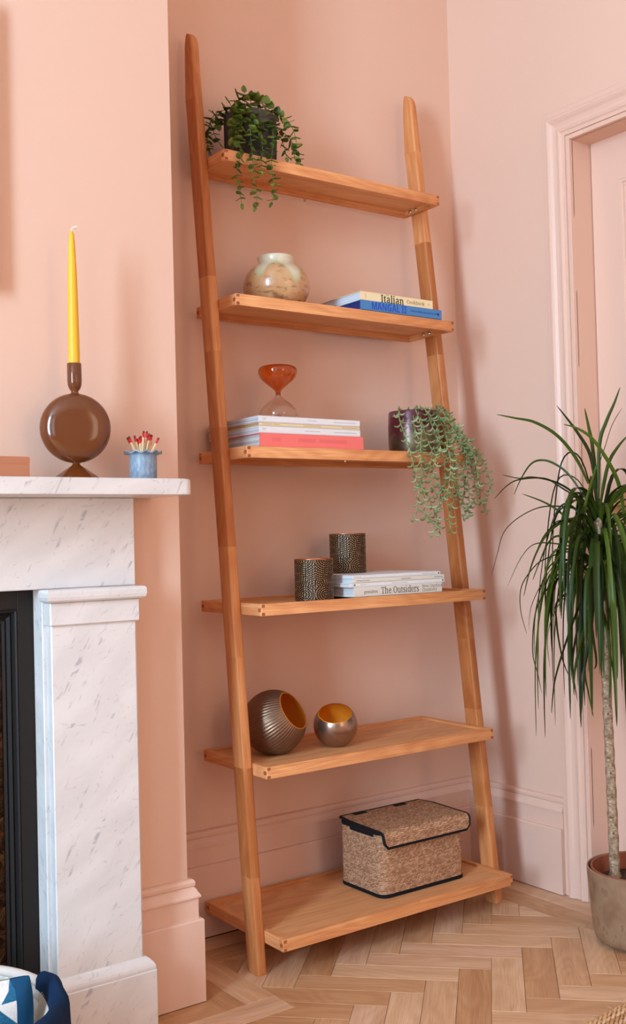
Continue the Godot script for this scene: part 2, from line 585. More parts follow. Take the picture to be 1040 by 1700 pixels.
func room() -> void:
	var H := 3.2
	struct("wall_back", boxes([[V(-4.35, 0, -0.15), V(1.06, H, 0)]]), M.paint, "pink painted wall of the alcove behind the ladder shelf", "wall")
	# the chimney breast, open where the fire sits
	struct("wall_chimney", boxes([[V(-1.9, 0, 0), V(-1.574, H, 0.315)], [V(-0.536, 0, 0), V(-0.21, H, 0.315)], [V(-1.574, 0.882, 0), V(-0.536, H, 0.315)], [V(-1.574, 0, 0), V(-0.536, 0.882, 0.2)]]), M.paint, "pink painted chimney breast above and beside the white marble fireplace", "wall")
	struct("wall_right", boxes([[V(0.913, 0, 0), V(1.06, H, 0.461)], [V(0.913, 2.005, 0.461), V(1.06, H, 1.24)], [V(0.913, 0, 1.24), V(1.06, H, 6.15)]]), M.paint, "pink painted wall that holds the door on the right", "wall")
	var lw := []
	for q in [[-0.15, 1.85], [2.65, 3.70], [5.30, 6.15]]:
		lw.append([V(-4.35, 0, q[0]), V(-4.2, H, q[1])])
	for q in [[1.85, 2.65], [3.70, 5.30]]:
		lw.append([V(-4.35, 0, q[0]), V(-4.2, 0.63, q[1])])
		lw.append([V(-4.35, 3.06, q[0]), V(-4.2, H, q[1])])
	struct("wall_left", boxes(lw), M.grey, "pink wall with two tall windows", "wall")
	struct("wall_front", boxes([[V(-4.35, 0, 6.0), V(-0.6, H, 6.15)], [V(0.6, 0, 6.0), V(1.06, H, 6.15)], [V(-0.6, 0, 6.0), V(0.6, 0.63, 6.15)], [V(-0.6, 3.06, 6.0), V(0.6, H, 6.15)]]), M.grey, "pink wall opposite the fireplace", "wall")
	struct("ceiling", boxes([[V(-4.35, H, -0.15), V(1.06, H + 0.15, 6.15)]]), M.white, "plain white ceiling", "ceiling")
	for w in [[1.85, 2.65, "window_1"], [3.70, 5.30, "window_2"]]:
		var b := MB.new()
		for z in [w[0] + 0.03, w[1] - 0.03]:
			b.box(V(-4.29, 0.63, z - 0.03), V(-4.22, 3.06, z + 0.03), 0.003)
		for y in [0.66, 1.845, 3.03]:
			b.box(V(-4.29, y - 0.03, w[0] + 0.06), V(-4.22, y + 0.03, w[1] - 0.06), 0.003)
		var f := struct(w[2], b, M.sash, "tall white sash window in the left wall, %s" % ("nearer the fireplace" if w[2] == "window_1" else "further from the fireplace"), "window")
		for y in [0.69, 1.875]:
			var g := MB.new()
			g.box(V(-4.258, y, w[0] + 0.06), V(-4.254, y + 1.125, w[1] - 0.06), 0.0)
			part("pane", g, M.glass, f)
	var b3 := MB.new()
	for x in [-0.57, 0.57]:
		b3.box(V(x - 0.03, 0.63, 6.02), V(x + 0.03, 3.06, 6.09), 0.003)
	for y in [0.66, 1.845, 3.03]:
		b3.box(V(-0.54, y - 0.03, 6.02), V(0.54, y + 0.03, 6.09), 0.003)
	var f3 := struct("window_3", b3, M.sash, "white sash window in the wall opposite the fireplace", "window")
	for y in [0.69, 1.875]:
		var g := MB.new()
		g.box(V(-0.54, y, 6.054), V(0.54, y + 1.125, 6.058), 0.0)
		part("pane", g, M.glass, f3)
	# baseboards
	var sk := PackedVector2Array([Vector2(0, 0.002), Vector2(0.025, 0.002), Vector2(0.025, 0.171), Vector2(0.023, 0.174), Vector2(0.0165, 0.175), Vector2(0.0165, 0.2175), Vector2(0.021, 0.2185), Vector2(0.021, 0.222), Vector2(0.017, 0.228), Vector2(0.013, 0.236), Vector2(0.0095, 0.2395), Vector2(0.012, 0.2425), Vector2(0.0125, 0.249), Vector2(0.010, 0.254), Vector2(0.006, 0.256), Vector2(0, 0.256)])
	var Y := Vector3.UP
	var b := MB.new()
	b.sweep([sk], [[V(-0.21, 0, 0), V(0, 0, 1), Y], [V(0.913, 0, 0), V(-1, 0, 1), Y]])
	struct("baseboard_back", b, M.gloss, "pink moulded skirting board along the alcove wall behind the shelf", "baseboard")
	b = MB.new()
	b.sweep([sk], [[V(0.913, 0, 0), V(-1, 0, 1), Y], [V(0.913, 0, 0.372), V(-1, 0, 0), Y]])
	struct("baseboard_right", b, M.gloss, "pink moulded skirting board between the corner and the door frame", "baseboard")
	b = MB.new()
	b.sweep([sk], [[V(-0.338, 0, 0.315), V(0, 0, 1), Y], [V(-0.21, 0, 0.315), V(1, 0, 1), Y], [V(-0.21, 0, 0.02), V(1, 0, 0), Y]])
	struct("baseboard_chimney", b, M.gloss, "pink moulded skirting board turning the corner of the chimney breast", "baseboard")
	b = MB.new()
	b.sweep([sk], [[V(0.913, 0, 1.335), V(-1, 0, 0), Y], [V(0.913, 0, 6.0), V(-1, 0, -1), Y], [V(-4.2, 0, 6.0), V(1, 0, -1), Y], [V(-4.2, 0, 0), V(1, 0, 1), Y], [V(-1.9, 0, 0), V(0, 0, 1), Y]])
	struct("baseboard_front", b, M.gloss, "pink moulded skirting board round the rest of the room", "baseboard")
	# door casing
	var cs := PackedVector2Array([Vector2(0, -0.002), Vector2(0.072, -0.002), Vector2(0.072, 0.021), Vector2(0.069, 0.0235), Vector2(0.064, 0.0235), Vector2(0.058, 0.021), Vector2(0.051, 0.0165), Vector2(0.043, 0.0145), Vector2(0.0345, 0.0145), Vector2(0.0335, 0.018), Vector2(0.030, 0.020), Vector2(0.026, 0.019), Vector2(0.022, 0.0155), Vector2(0.013, 0.0145), Vector2(0.0125, 0.010), Vector2(0.011, 0.0095), Vector2(0.0105, 0.012), Vector2(0.001, 0.012), Vector2(0, 0.011)])
	b = MB.new()
	var IN := V(-1, 0, 0)
	b.sweep([cs], [[V(0.913, 0.001, 0.461), V(0, 0, -1), IN], [V(0.913, 2.005, 0.461), V(0, 1, -1), IN], [V(0.913, 2.005, 1.24), V(0, 1, 1), IN], [V(0.913, 0.001, 1.24), V(0, 0, 1), IN]])
	struct("trim_1", b, M.gloss, "moulded pink door casing round the doorway", "trim")
	b = MB.new()
	b.sweep([PackedVector2Array([Vector2(0.070, -0.002), Vector2(0.091, -0.002), Vector2(0.091, 0.010), Vector2(0.089, 0.012), Vector2(0.070, 0.012)])], [[V(0.913, 0.001, 0.461), V(0, 0, -1), IN], [V(0.913, 2.005, 0.461), V(0, 1, -1), IN], [V(0.913, 2.005, 1.24), V(0, 1, 1), IN], [V(0.913, 0.001, 1.24), V(0, 0, 1), IN]])
	struct("trim_2", b, M.paint, "flat pink margin outside the moulded door casing", "trim")

func floor_planks() -> void:
	var base := boxes([[V(-4.35, -0.15, -0.15), V(1.06, -0.008, 6.15)]])
	var fl := struct("floor", base, mat(c8(70, 46, 32), 0.9), "oak herringbone parquet floor with a plain border along the walls", "floor")
	var W := 0.0703
	var L := 0.2808
	var a := Vector2(1, 1).normalized()
	var bb := Vector2(-1, 1).normalized()
	var zone: PackedVector2Array = PackedVector2Array([Vector2(-0.055, 0.165), Vector2(0.752, 0.165), Vector2(0.752, 5.9), Vector2(-4.1, 5.9), Vector2(-4.1, 0.478), Vector2(-0.055, 0.478)])
	var o := Vector2(0.445, 0.349)
	var S := (a - bb) * W
	var T := (a + bb) * L
	var list := []   # [distance from the nearest visible floor, outline, grain direction]
	for j in range(-3, 16):
		for k in range(-54, 8):
			for d in 2:
				var p := o + S * k + T * j
				var q: PackedVector2Array
				if d == 0:
					q = PackedVector2Array([p, p + a * L, p + a * L + bb * W, p + bb * W])
				else:
					var s := p + a * L
					q = PackedVector2Array([s, s + a * W, s + a * W + bb * L, s + bb * L])
				for c in Geometry2D.intersect_polygons(q, zone):
					list.append([c, a if d == 0 else bb])
	# border strips
	var strips := []
	for s in [[0.752, 0.025, 0.83, 5.9, 1], [0.83, 0.025, 0.99, 5.9, 1], [-0.055, 0.025, 0.752, 0.095, 0], [-0.055, 0.095, 0.752, 0.165, 0], [-0.127, 0.025, -0.055, 0.405, 1], [-0.185, 0.025, -0.127, 0.405, 1], [-0.56, 0.33, -0.185, 0.405, 0], [-4.1, 0.405, -0.055, 0.478, 0]]:
		var x0: float = s[0]
		var z0: float = s[1]
		var off := rng.randf() * 0.5
		var lo: float = z0 if s[4] else x0
		var hi: float = s[3] if s[4] else s[2]
		var t := hi
		while t > lo + 0.001:
			var ln := (0.55 + rng.randf() * 0.35) if t < hi else 0.35 + off
			var u := maxf(lo, t - ln)
			if s[4]:
				strips.append([rect(x0, u, s[2], t), Vector2(0, 1)])
			else:
				strips.append([rect(u, z0, t, s[3]), Vector2(1, 0)])
			t = u
	list = strips + list
	var near := []
	for c in list:
		var ctr := Vector2.ZERO
		for q in c[0]:
			ctr += q
		ctr /= c[0].size()
		near.append([(ctr - Vector2(0.35, 0.75)).length(), c[0], c[1]])
	near.sort_custom(func(p, q): return p[0] < q[0])
	var far := MB.new()
	var n := 0
	for c in near:
		var pl: PackedVector2Array = MB.inset(c[1], 0.00035)
		var area := 0.0
		for i in pl.size():
			area += pl[i].cross(pl[(i + 1) % pl.size()])
		if absf(area) < 0.0002:
			continue
		var b := MB.new() if n < 290 else far
		var g: Vector2 = c[2]
		var at := b.v.size()
		var dy := rng.randf_range(-0.0004, 0.0)
		b.slab(pl, -0.0079, dy, 0.0008)
		var uo := Vector2(rng.randf() * 5.0, rng.randf() * 5.0)
		for i in range(at, b.v.size()):
			var p := Vector2(b.v[i].x, b.v[i].z)
			b.uv[i] = Vector2(p.dot(g), p.dot(g.orthogonal())) + uo
		if n < 290:
			part("plank", b, M.plank[rng.randi() % 6], fl)
		n += 1
	var fo := part("plank_field", far, M.plank[0], fl)
	fo.set_meta("kind", "stuff")

func door() -> void:
	# frame lining, leaf with raised mouldings, brass lock
	var b := MB.new()
	b.box(V(0.985, 0.006, 0.463), V(1.027, 2.010, 1.238), 0.0015, 1)
	var d := struct("door_1", b, M.gloss, "closed pink panelled door set back in its frame on the right", "door")
	var pf := PackedVector2Array([Vector2(0, -0.001), Vector2(0.026, -0.001), Vector2(0.026, 0.003), Vector2(0.021, 0.009), Vector2(0.014, 0.006), Vector2(0.011, 0.010), Vector2(0.004, 0.010), Vector2(0, 0.004)])
	for q in [[0.556, 1.145, 1.128, 1.885], [0.556, 0.22, 1.128, 0.93]]:
		b = MB.new()
		var IN := V(-1, 0, 0)
		var fr := []
		for c in [[q[0], q[1], 1, 1], [q[2], q[1], -1, 1], [q[2], q[3], -1, -1], [q[0], q[3], 1, -1], [q[0], q[1], 1, 1]]:
			fr.append([V(0.985, c[1], c[0]), V(0, c[3], c[2]), IN])
		b.sweep([pf], fr, 0.0, false)
		part("panel_moulding", b, M.gloss, d)
	b = MB.new()
	b.sweep([rrect(0.488, 1.012, 0.560, 1.074, 0.004)], [[V(0.984, 0, 0), V(0, 0, 1), V(0, 1, 0)], [V(0.9815, 0, 0), V(0, 0, 1), V(0, 1, 0)]])
	var lp := part("lock_plate", b, M.brass, d)
	b = MB.new()
	b.lathe([Vector2(0, 0), Vector2(0.006, 0), Vector2(0.006, 0.012), Vector2(0.012, 0.016), Vector2(0.0155, 0.024), Vector2(0.013, 0.033), Vector2(0.006, 0.037), Vector2(0, 0.038)], 24, Transform3D(Basis(V(0, 1, 0), V(-1, 0, 0), V(0, 0, 1)), V(0.9815, 1.036, 0.520)), 50.0)
	part("lock_knob", b, M.brass, lp)
	for z in [0.494, 0.512]:
		b = MB.new()
		b.lathe([Vector2(0, 0), Vector2(0.0025, 0), Vector2(0.0018, 0.0012), Vector2(0, 0.0014)], 12, Transform3D(Basis(V(0, 1, 0), V(-1, 0, 0), V(0, 0, 1)), V(0.9815, 1.068, z)))
		part("screw", b, M.brass, lp)

func mirrored(s: int, x: float) -> float:
	return x if s == 0 else -2.11 - x

func sided(s: int, m: MB, x0: float, y0: float, z0: float, x1: float, y1: float, z1: float, bv: float) -> void:
	var p := mirrored(s, x0)
	var q := mirrored(s, x1)
	m.box(V(minf(p, q), y0, z0), V(maxf(p, q), y1, z1), bv)

func fireplace() -> void:
	var at := V(-1.055, 0, 0.315)
	var t := thing("fireplace_surround", "white veined marble fireplace surround with a thick mantel shelf", "fireplace", at)
	var b := MB.new()
	# mantel: rounded front corners
	var pl := PackedVector2Array([Vector2(-1.835, 0.316), Vector2(-0.275, 0.316)])
	for k in 9:
		var q := PI / 2 * k / 8.0
		pl.append(Vector2(-0.275 - 0.022 + 0.022 * cos(q), 0.5 - 0.022 + 0.022 * sin(q)))
	for k in 9:
		var q := PI / 2 * k / 8.0
		pl.append(Vector2(-1.835 + 0.022 - 0.022 * sin(q), 0.5 - 0.022 + 0.022 * cos(q)))
	var X := Vector3.RIGHT
	var Z := Vector3.BACK
	var fr := []
	var ps := []
	for q in [[0.003, 1.0605], [0.0008, 1.0613], [0.0, 1.0635], [0.0, 1.087], [0.0012, 1.0897], [0.004, 1.0915]]:
		ps.append(MB.inset(pl, q[0]) if q[0] > 0.0 else pl)
		fr.append([V(0, q[1] - 0.001, 0), X, Z])
	b.sweep(ps, fr, 30.0)
	part("mantel_shelf", b, M.marble, t, at)
	b = MB.new()
	b.box(V(-1.772, 0.883, 0.316), V(-0.338, 1.059, 0.36), 0.0015)
	part("frieze", b, M.marble, t, at)
	for s in 2:
		b = MB.new(); sided(s, b, -0.537, 0.002, 0.316, -0.338, 0.8825, 0.36, 0.0015)
		part("jamb", b, M.marble, t, at)
		b = MB.new(); sided(s, b, -0.531, 0.14, 0.3605, -0.3535, 0.815, 0.389, 0.002)
		part("pilaster", b, M.marble, t, at)
		b = MB.new(); sided(s, b, -0.5345, 0.8135, 0.3605, -0.3475, 0.858, 0.3955, 0.002)
		part("capital_block", b, M.marble, t, at)
		b = MB.new()
		var lo := minf(mirrored(s, -0.5445), mirrored(s, -0.3375))
		var hi := maxf(mirrored(s, -0.5445), mirrored(s, -0.3375))
		var pr := [[0.0055, 0.8585], [0.0015, 0.862], [0.0, 0.868], [0.0, 0.8765], [0.0015, 0.8805], [0.004, 0.8825]]
		fr = []; ps = []
		for q in pr:
			ps.append(MB.inset(rect(lo, 0.3605, hi, 0.409), q[0]) if q[0] > 0.0 else rect(lo, 0.3605, hi, 0.409))
			fr.append([V(0, q[1], 0), X, Z])
		b.sweep(ps, fr)
		part("capital_moulding", b, M.marble, t, at)
		b = MB.new()
		pr = [[0.0, 0.126], [0.0, 0.131], [0.0015, 0.136], [0.005, 0.141], [0.010, 0.1465], [0.0155, 0.1495]]
		lo = minf(mirrored(s, -0.5455), mirrored(s, -0.333)); hi = maxf(mirrored(s, -0.5455), mirrored(s, -0.333))
		fr = []; ps = []
		for q in pr:
			ps.append(MB.inset(rect(lo, 0.3605, hi, 0.4045), q[0]) if q[0] > 0.0 else rect(lo, 0.3605, hi, 0.4045))
			fr.append([V(0, q[1], 0), X, Z])
		b.sweep(ps, fr)
		part("base_moulding", b, M.marble, t, at)
		b = MB.new(); sided(s, b, -0.5475, 0.001, 0.3605, -0.331, 0.1255, 0.4065, 0.002)
		part("plinth", b, M.marble, t, at)
	# cast-iron insert
	var iron := mat(c8(36, 31, 29), 0.5, 0.2, 0.4)
	var bronze := weave_mat(Color(0.16, 0.10, 0.06), Color(0.34, 0.21, 0.12), 6, 6, Vector3(3, 3, 1), 0.4, 0.0)
	bronze.metallic = 0.5
	bronze.roughness = 0.42
	var f := thing("fireplace_insert", "black cast iron fireplace insert with a bronze relief panel between the marble legs", "fireplace", V(-1.055, 0, 0.30))
	at = V(-1.055, 0, 0.30)
	b = MB.new()
	for q in [[-0.5695, 0.002, -0.5375, 0.881], [-1.5725, 0.002, -1.5405, 0.881], [-1.5405, 0.845, -0.5695, 0.881]]:
		b.box(V(q[0], q[1], 0.29), V(q[2], q[3], 0.3155), 0.001)
	part("frame", b, iron, f, at)
	b = MB.new()
	var mp := PackedVector2Array([Vector2(0, -0.02), Vector2(0.026, -0.02), Vector2(0.026, -0.013), Vector2(0.021, -0.011), Vector2(0.018, -0.014), Vector2(0.012, -0.006), Vector2(0.009, -0.009), Vector2(0.005, 0.001), Vector2(0.002, 0.003), Vector2(0, 0.001)])
	b.sweep([mp], [[V(-0.5695, 0.002, 0.314), V(-1, 0, 0), Z], [V(-0.5695, 0.845, 0.314), V(-1, -1, 0), Z], [V(-1.5405, 0.845, 0.314), V(1, -1, 0), Z], [V(-1.5405, 0.002, 0.314), V(1, 0, 0), Z]])
	part("moulding", b, iron, f, at)
	b = MB.new()
	b.box(V(-1.5145, 0.002, 0.272), V(-0.5955, 0.819, 0.296), 0.001)
	var dp := part("relief_panel", b, bronze, f, at)
	# raised ornament along the edges of the panel: rosettes and crossing leaves
	var ros := MB.new()
	ros.lathe([Vector2(0, 0.004), Vector2(0.004, 0.0045), Vector2(0.006, 0.003), Vector2(0.0075, 0.0045), Vector2(0.010, 0.004), Vector2(0.0115, 0)], 16, Transform3D(Basis(V(1, 0, 0), V(0, 0, 1), V(0, -1, 0)), V(0, 0, 0)), 50.0)
	var rm := ros.mesh()
	var lf := MB.new()
	for s in [-1, 1]:
		lf.tube(bez([V(-0.012, -0.018 * s, 0.0), V(-0.004, -0.006 * s, 0.004), V(0.005, 0.006 * s, 0.004), V(0.013, 0.016 * s, 0)], 4), [0.0008, 0.0016, 0.0022, 0.0026, 0.0028, 0.003, 0.003, 0.0028, 0.0026, 0.0022, 0.0018, 0.0012, 0.0006], 6)
	var lm := lf.mesh()
	var k := 0
	for col in 2:
		for i in 22:
			var p := V(-0.612 - col * 0.030, 0.03 + i * 0.0362 + (0.018 if col else 0.0), 0.296) - at
			put("rosette" if i % 2 else "leaf_scroll", rm if i % 2 else lm, bronze, dp, Transform3D(Basis(), p), k)
			k += 1

# ---------------------------------------------------------------- ladder shelf
const TY := [1.8967, 1.5437, 1.1841, 0.8226, 0.4597, 0.0936]
const TF := [0.1807, 0.2208, 0.2573, 0.3053, 0.3160, 0.3687]
const TH := 0.027

func xl(y: float) -> float: return 0.0075 * (y - 1.0)
func xr(y: float) -> float: return 0.7 - 0.0075 * (y - 1.0)
func zf(y: float) -> float: return 0.0705 + (2.2 - y) * 0.1065 + 0.0035 * sin(PI * y / 2.2)

func ladder() -> void:
	var t := thing("ladder_shelf", "tall oak ladder shelf with six tray shelves leaning in the alcove", "shelf", V(0.35, 0, 0.17))
	var at := t.position
	for side in 2:
		var holder := Node3D.new()
		var ys := [0.0]
		var y := 0.0
		while y < 1.95:
			y += rng.randf_range(0.17, 0.34)
			ys.append(minf(y, 2.0))
		ys[ys.size() - 1] = 2.05
		# sections of the rail: rear edge, front edge
		var rows := []
		for q in ys:
			rows.append([q, maxf(0.038, zf(q) - 0.0475), zf(q)])
		var top := [[2.05, 0.0385, zf(2.05)], [2.12, 0.0385, zf(2.12)], [2.185, 0.0385, zf(2.185)], [2.199, 0.0385, zf(2.199) - 0.0015], [2.209, 0.0385, zf(2.209) - 0.006], [2.216, 0.0395, zf(2.216) - 0.0125], [2.220, 0.042, zf(2.22) - 0.020]]
		var first: MeshInstance3D
		for s in ys.size():
			var seg := []
			if s < ys.size() - 1:
				seg = [rows[s], rows[s + 1]]
				if s == 0:
					seg = [[0.0, rows[0][1] + 0.004, rows[0][2] - 0.004], [0.004, rows[0][1], rows[0][2]], rows[1]]
			else:
				seg = top
			var b := MB.new()
			b.uo = Vector2(rng.randf() * 3.0, rng.randf() * 3.0)
			var polys := []
			var fr := []
			for r in seg:
				var x0: float = (xl(r[0]) - 0.0245) if side == 0 else (xr(r[0]) + 0.0005)
				var x1: float = x0 + 0.024
				if s == ys.size() - 1 and r[0] > 2.19:
					var e: float = (r[0] - 2.19) * 0.12
					x0 += e; x1 -= e
				polys.append(rrect(x0, r[1], x1, r[2], 0.0045, 2))
				fr.append([V(0, r[0], 0), V(1, 0, 0), V(0, 0, 1)])
			b.sweep(polys, fr, 50.0)
			var m: Material = M.rail[(s * 3 + side + rng.randi() % 2) % 4]
			if s == 0:
				first = part("rail", b, m, t, at)
			else:
				part("stave", b, m, first, at)
	var bolt := MB.new()
	bolt.lathe([Vector2(0, 0.0045), Vector2(0.003, 0.0042), Vector2(0.0055, 0.0025), Vector2(0.006, 0.0)], 14, Transform3D(), 60.0)
	var bm := bolt.mesh()
	for i in 6:
		var y1: float = TY[i]
		var y0 := y1 - TH
		var X0 := xl(y1)
		var X1 := xr(y1)
		var Z0 := 0.0355
		var Z1: float = TF[i]
		var T := 0.014
		var b := MB.new()
		b.uo = Vector2(rng.randf() * 3, rng.randf() * 3)
		b.box(V(X0 + T - 0.003, y1 - 0.0135, Z0 + T - 0.003), V(X1 - T + 0.003, y1 - 0.006, Z1 - T + 0.003), 0.0005)
		var tr := part("tray", b, M.panel, t, at)
		var fr := MB.new()
		fr.uo = Vector2(rng.randf() * 3, rng.randf() * 3)
		# front board with eased outer corners
		var fp := PackedVector2Array([Vector2(X0 + 0.0045, Z1), Vector2(X0 + 0.0013, Z1 - 0.0013), Vector2(X0, Z1 - 0.0045), Vector2(X0, Z1 - T), Vector2(X1, Z1 - T), Vector2(X1, Z1 - 0.0045), Vector2(X1 - 0.0013, Z1 - 0.0013), Vector2(X1 - 0.0045, Z1)])
		fr.slab(fp, y0, y1, 0.0012, true, 50.0)
		for k in fr.v.size():
			fr.uv[k] = Vector2(fr.v[k].x, fr.v[k].y + fr.v[k].z) + fr.uo
		part("front_board", fr, M.tray, tr, at)
		b = MB.new()
		b.uo = Vector2(rng.randf() * 3, rng.randf() * 3)
		b.box(V(X0, y0, Z0), V(X1, y1, Z0 + T), 0.0012, 0)
		part("back_board", b, M.tray2, tr, at)
		for s in 2:
			b = MB.new()
			b.uo = Vector2(rng.randf() * 3, rng.randf() * 3)
			var sx := X0 if s == 0 else X1 - T
			b.box(V(sx, y0, Z0 + T + 0.0001), V(sx + T, y1, Z1 - T - 0.0001), 0.0012, 2)
			part("side_board", b, M.tray2 if s else M.tray, tr, at)
			# box joints: end grain of the side board on the front, of the front board on the side
			for e in 2:
				var fx := X0 + 0.006 if s == 0 else X1 - 0.006
				b = MB.new()
				var yy := y0 + 0.001 if e == 0 else y1 - 0.008
				b.box(V(fx - 0.0040, yy, Z1 - 0.003), V(fx + 0.0040, yy + 0.0065, Z1 + 0.0002), 0.0)
				part("finger_joint", b, M.endgrain, tr, at)
			for z in [Z1 - 0.0075, Z0 + 0.0075]:
				b = MB.new()
				var ox := X0 - 0.0002 if s == 0 else X1 - 0.002
				b.box(V(ox, y0 + 0.0092, z - 0.005), V(ox + 0.0022, y0 + 0.0175, z + 0.005), 0.0)
				part("finger_joint", b, M.endgrain, tr, at)
			for z in [-0.010, -0.033]:
				var zz: float = zf(y0) + z
				if zz < Z0 + T + 0.007:
					zz = Z0 + T + 0.008
				var bx := X0 + T if s == 0 else X1 - T
				put("bolt", bm, M.chrome, tr, Transform3D(Basis(V(0, 1, 0), V(1 if s == 0 else -1, 0, 0), V(0, 0, 1)), V(bx, y1 - 0.0195, zz) - at), 0 if s == 0 and z > -0.02 else (s * 2 + (0 if z > -0.02 else 1)))
		if i == 0 or i == 2:
			b = MB.new()
			b.tube([V(0.338, y0 + 0.003, Z0 + 0.006), V(0.338, y0 - 0.008, Z0 + 0.006), V(0.338, y0 - 0.012, Z0 + 0.011)] if i == 0 else [V(0.30, y0 + 0.003, Z1 - 0.02), V(0.30, y0 - 0.003, Z1 - 0.02)], [0.0026, 0.003, 0.0024] if i == 0 else [0.003, 0.003], 10)
			part("screw_hook" if i == 0 else "screw", b, M.brass, tr, at)

# ---------------------------------------------------------------- things on the shelves
func book(called: String, label: String, cat: String, grp: String, x0: float, x1: float, y0: float, y1: float, z0: float, z1: float, cover: Material, pages: Material, ct := 0.0018, back: Material = null) -> Node3D:
	var at := V((x0 + x1) / 2, y0, (z0 + z1) / 2)
	var t := thing(called, label, cat, at, grp)
	var b := MB.new()
	# two boards and the spine
	b.box(V(x0, y0, z0), V(x1, y0 + ct, z1), 0.0004)
	b.box(V(x0, y1 - ct, z0), V(x1, y1, z1), 0.0004)
	var sp := PackedVector2Array()
	var r := minf(0.002, (y1 - y0) * 0.3)
	for p in [Vector2(z1 - 0.003, y0), Vector2(z1 - r, y0), Vector2(z1, y0 + r), Vector2(z1, y1 - r), Vector2(z1 - r, y1), Vector2(z1 - 0.003, y1)]:
		sp.append(p)
	b.sweep([sp], [[V(x0, 0, 0), V(0, 0, 1), V(0, 1, 0)], [V(x1, 0, 0), V(0, 0, 1), V(0, 1, 0)]])
	part("cover", b, cover, t, at)
	b = MB.new()
	var e := 0.003 if ct > 0.001 else 0.0006
	b.box(V(x0 + e, y0 + ct, z0 + e), V(x1 - e, y1 - ct, z1 - 0.003), 0.0, 0)
	for i in b.uv.size():
		b.uv[i] = Vector2(b.v[i].x + b.v[i].z, b.v[i].y)
	part("page_block", b, pages, t, at)
	return t

func print_marks(t: Node3D, m: Material, y: float, z: float, list: Array, h := 0.0011) -> void:
	# rows of type too small to read
	var b := MB.new()
	for q in list:
		var x: float = q[0]
		while x < q[1]:
			var w := rng.randf_range(0.0015, 0.0042)
			b.box(V(x, y + q[2] - h / 2, z - 0.0002), V(minf(x + w, q[1]), y + q[2] + h / 2, z + 0.0002), 0.0)
			x += w + 0.0009
	part("small_print", b, m, t, t.position)

func page_mat(c0: Color, c1: Color, lines: int) -> StandardMaterial3D:
	var im := PackedByteArray()
	var H := 128
	im.resize(8 * H * 3)
	var r2 := RandomNumberGenerator.new()
	r2.seed = lines
	for y in H:
		var q := c0.lerp(c1, r2.randf() * r2.randf() * 1.4 if y % 2 else r2.randf() * 0.4)
		for x in 8:
			var o := (y * 8 + x) * 3
			im[o] = int(clampf(q.r, 0, 1) * 255); im[o + 1] = int(clampf(q.g, 0, 1) * 255); im[o + 2] = int(clampf(q.b, 0, 1) * 255)
	var m := mat(Color.WHITE, 0.8, 0.0, 0.2)
	m.albedo_texture = tex_from(8, H, im)
	m.uv1_scale = Vector3(10, 14.0, 1)
	return m

func round_leaf(w: float, l: float, cup: float) -> ArrayMesh:
	# a thin cupped leaf, base at the origin, pointing along +x, upper face +y
	var b := MB.new()
	var n := 6
	var rows := []
	for i in n + 1:
		var t := float(i) / n
		var hw := w * 0.5 * pow(sin(PI * pow(t, 0.72)), 0.62) if i > 0 and i < n else 0.0004
		var row := []
		for j in 5:
			var s := (j - 2) / 2.0
			row.append(V(l * t, cup * (s * s * 0.5 - sin(PI * t) * 0.5) - 0.10 * l * t * t, hw * s))
		rows.append(row)
	for i in n:
		for j in 4:
			for side in 2:
				var d := V(0, -0.0005 if side else 0.0, 0)
				var a: Vector3 = rows[i][j] + d
				var c: Vector3 = rows[i + 1][j] + d
				var e: Vector3 = rows[i + 1][j + 1] + d
				var f: Vector3 = rows[i][j + 1] + d
				var nn := (c - a).cross(f - a)
				if nn.length() < 1e-12:
					nn = (e - c).cross(f - e)
				nn = nn.normalized()
				if nn.y < 0: nn = -nn
				if side: nn = -nn
				b.quad(a, c, e, f, nn, Vector2(0.1, 0.1 * j), Vector2(0.2, 0.1 * j), Vector2(0.2, 0.1), Vector2(0.1, 0.1))
	return b.mesh()

func banana_leaf(l: float, r: float) -> ArrayMesh:
	# fat crescent leaf of a trailing succulent, base at the origin, curving up to its tip
	var b := MB.new()
	var pts := []
	var rad := []
	for i in 9:
		var t := i / 8.0
		var a := -0.9 + 1.9 * t
		pts.append(V(l * (sin(a) + sin(0.9)) * 0.62, l * (cos(0.9) - cos(a)) * 0.75, 0))
		rad.append(maxf(0.0003, r * pow(sin(PI * (0.06 + 0.92 * t)), 0.75)))
	b.tube(pts, rad, 7)
	return b.mesh()

func frame_towards(d: Vector3, up: Vector3, p: Vector3, s := 1.0) -> Transform3D:
	var x := d.normalized()
	var z := x.cross(up)
	if z.length() < 0.01:
		z = x.cross(Vector3.RIGHT)
	z = z.normalized()
	var y := z.cross(x)
	return Transform3D(Basis(x * s, y * s, z * s), p)

func shelf_things() -> void:
	var oakpanel := [1.8967 - 0.006, 1.5437 - 0.006, 1.1841 - 0.006, 0.8226 - 0.006, 0.4597 - 0.006, 0.0936 - 0.006]
	plant_top(oakpanel[0])
	vase(oakpanel[1])
	books_second()
	books_third()
	hourglass()
	plant_trailing(oakpanel[2])
	perforated_holders(oakpanel[3])
	books_fourth()
	bowls(oakpanel[4])
	hamper(oakpanel[5])

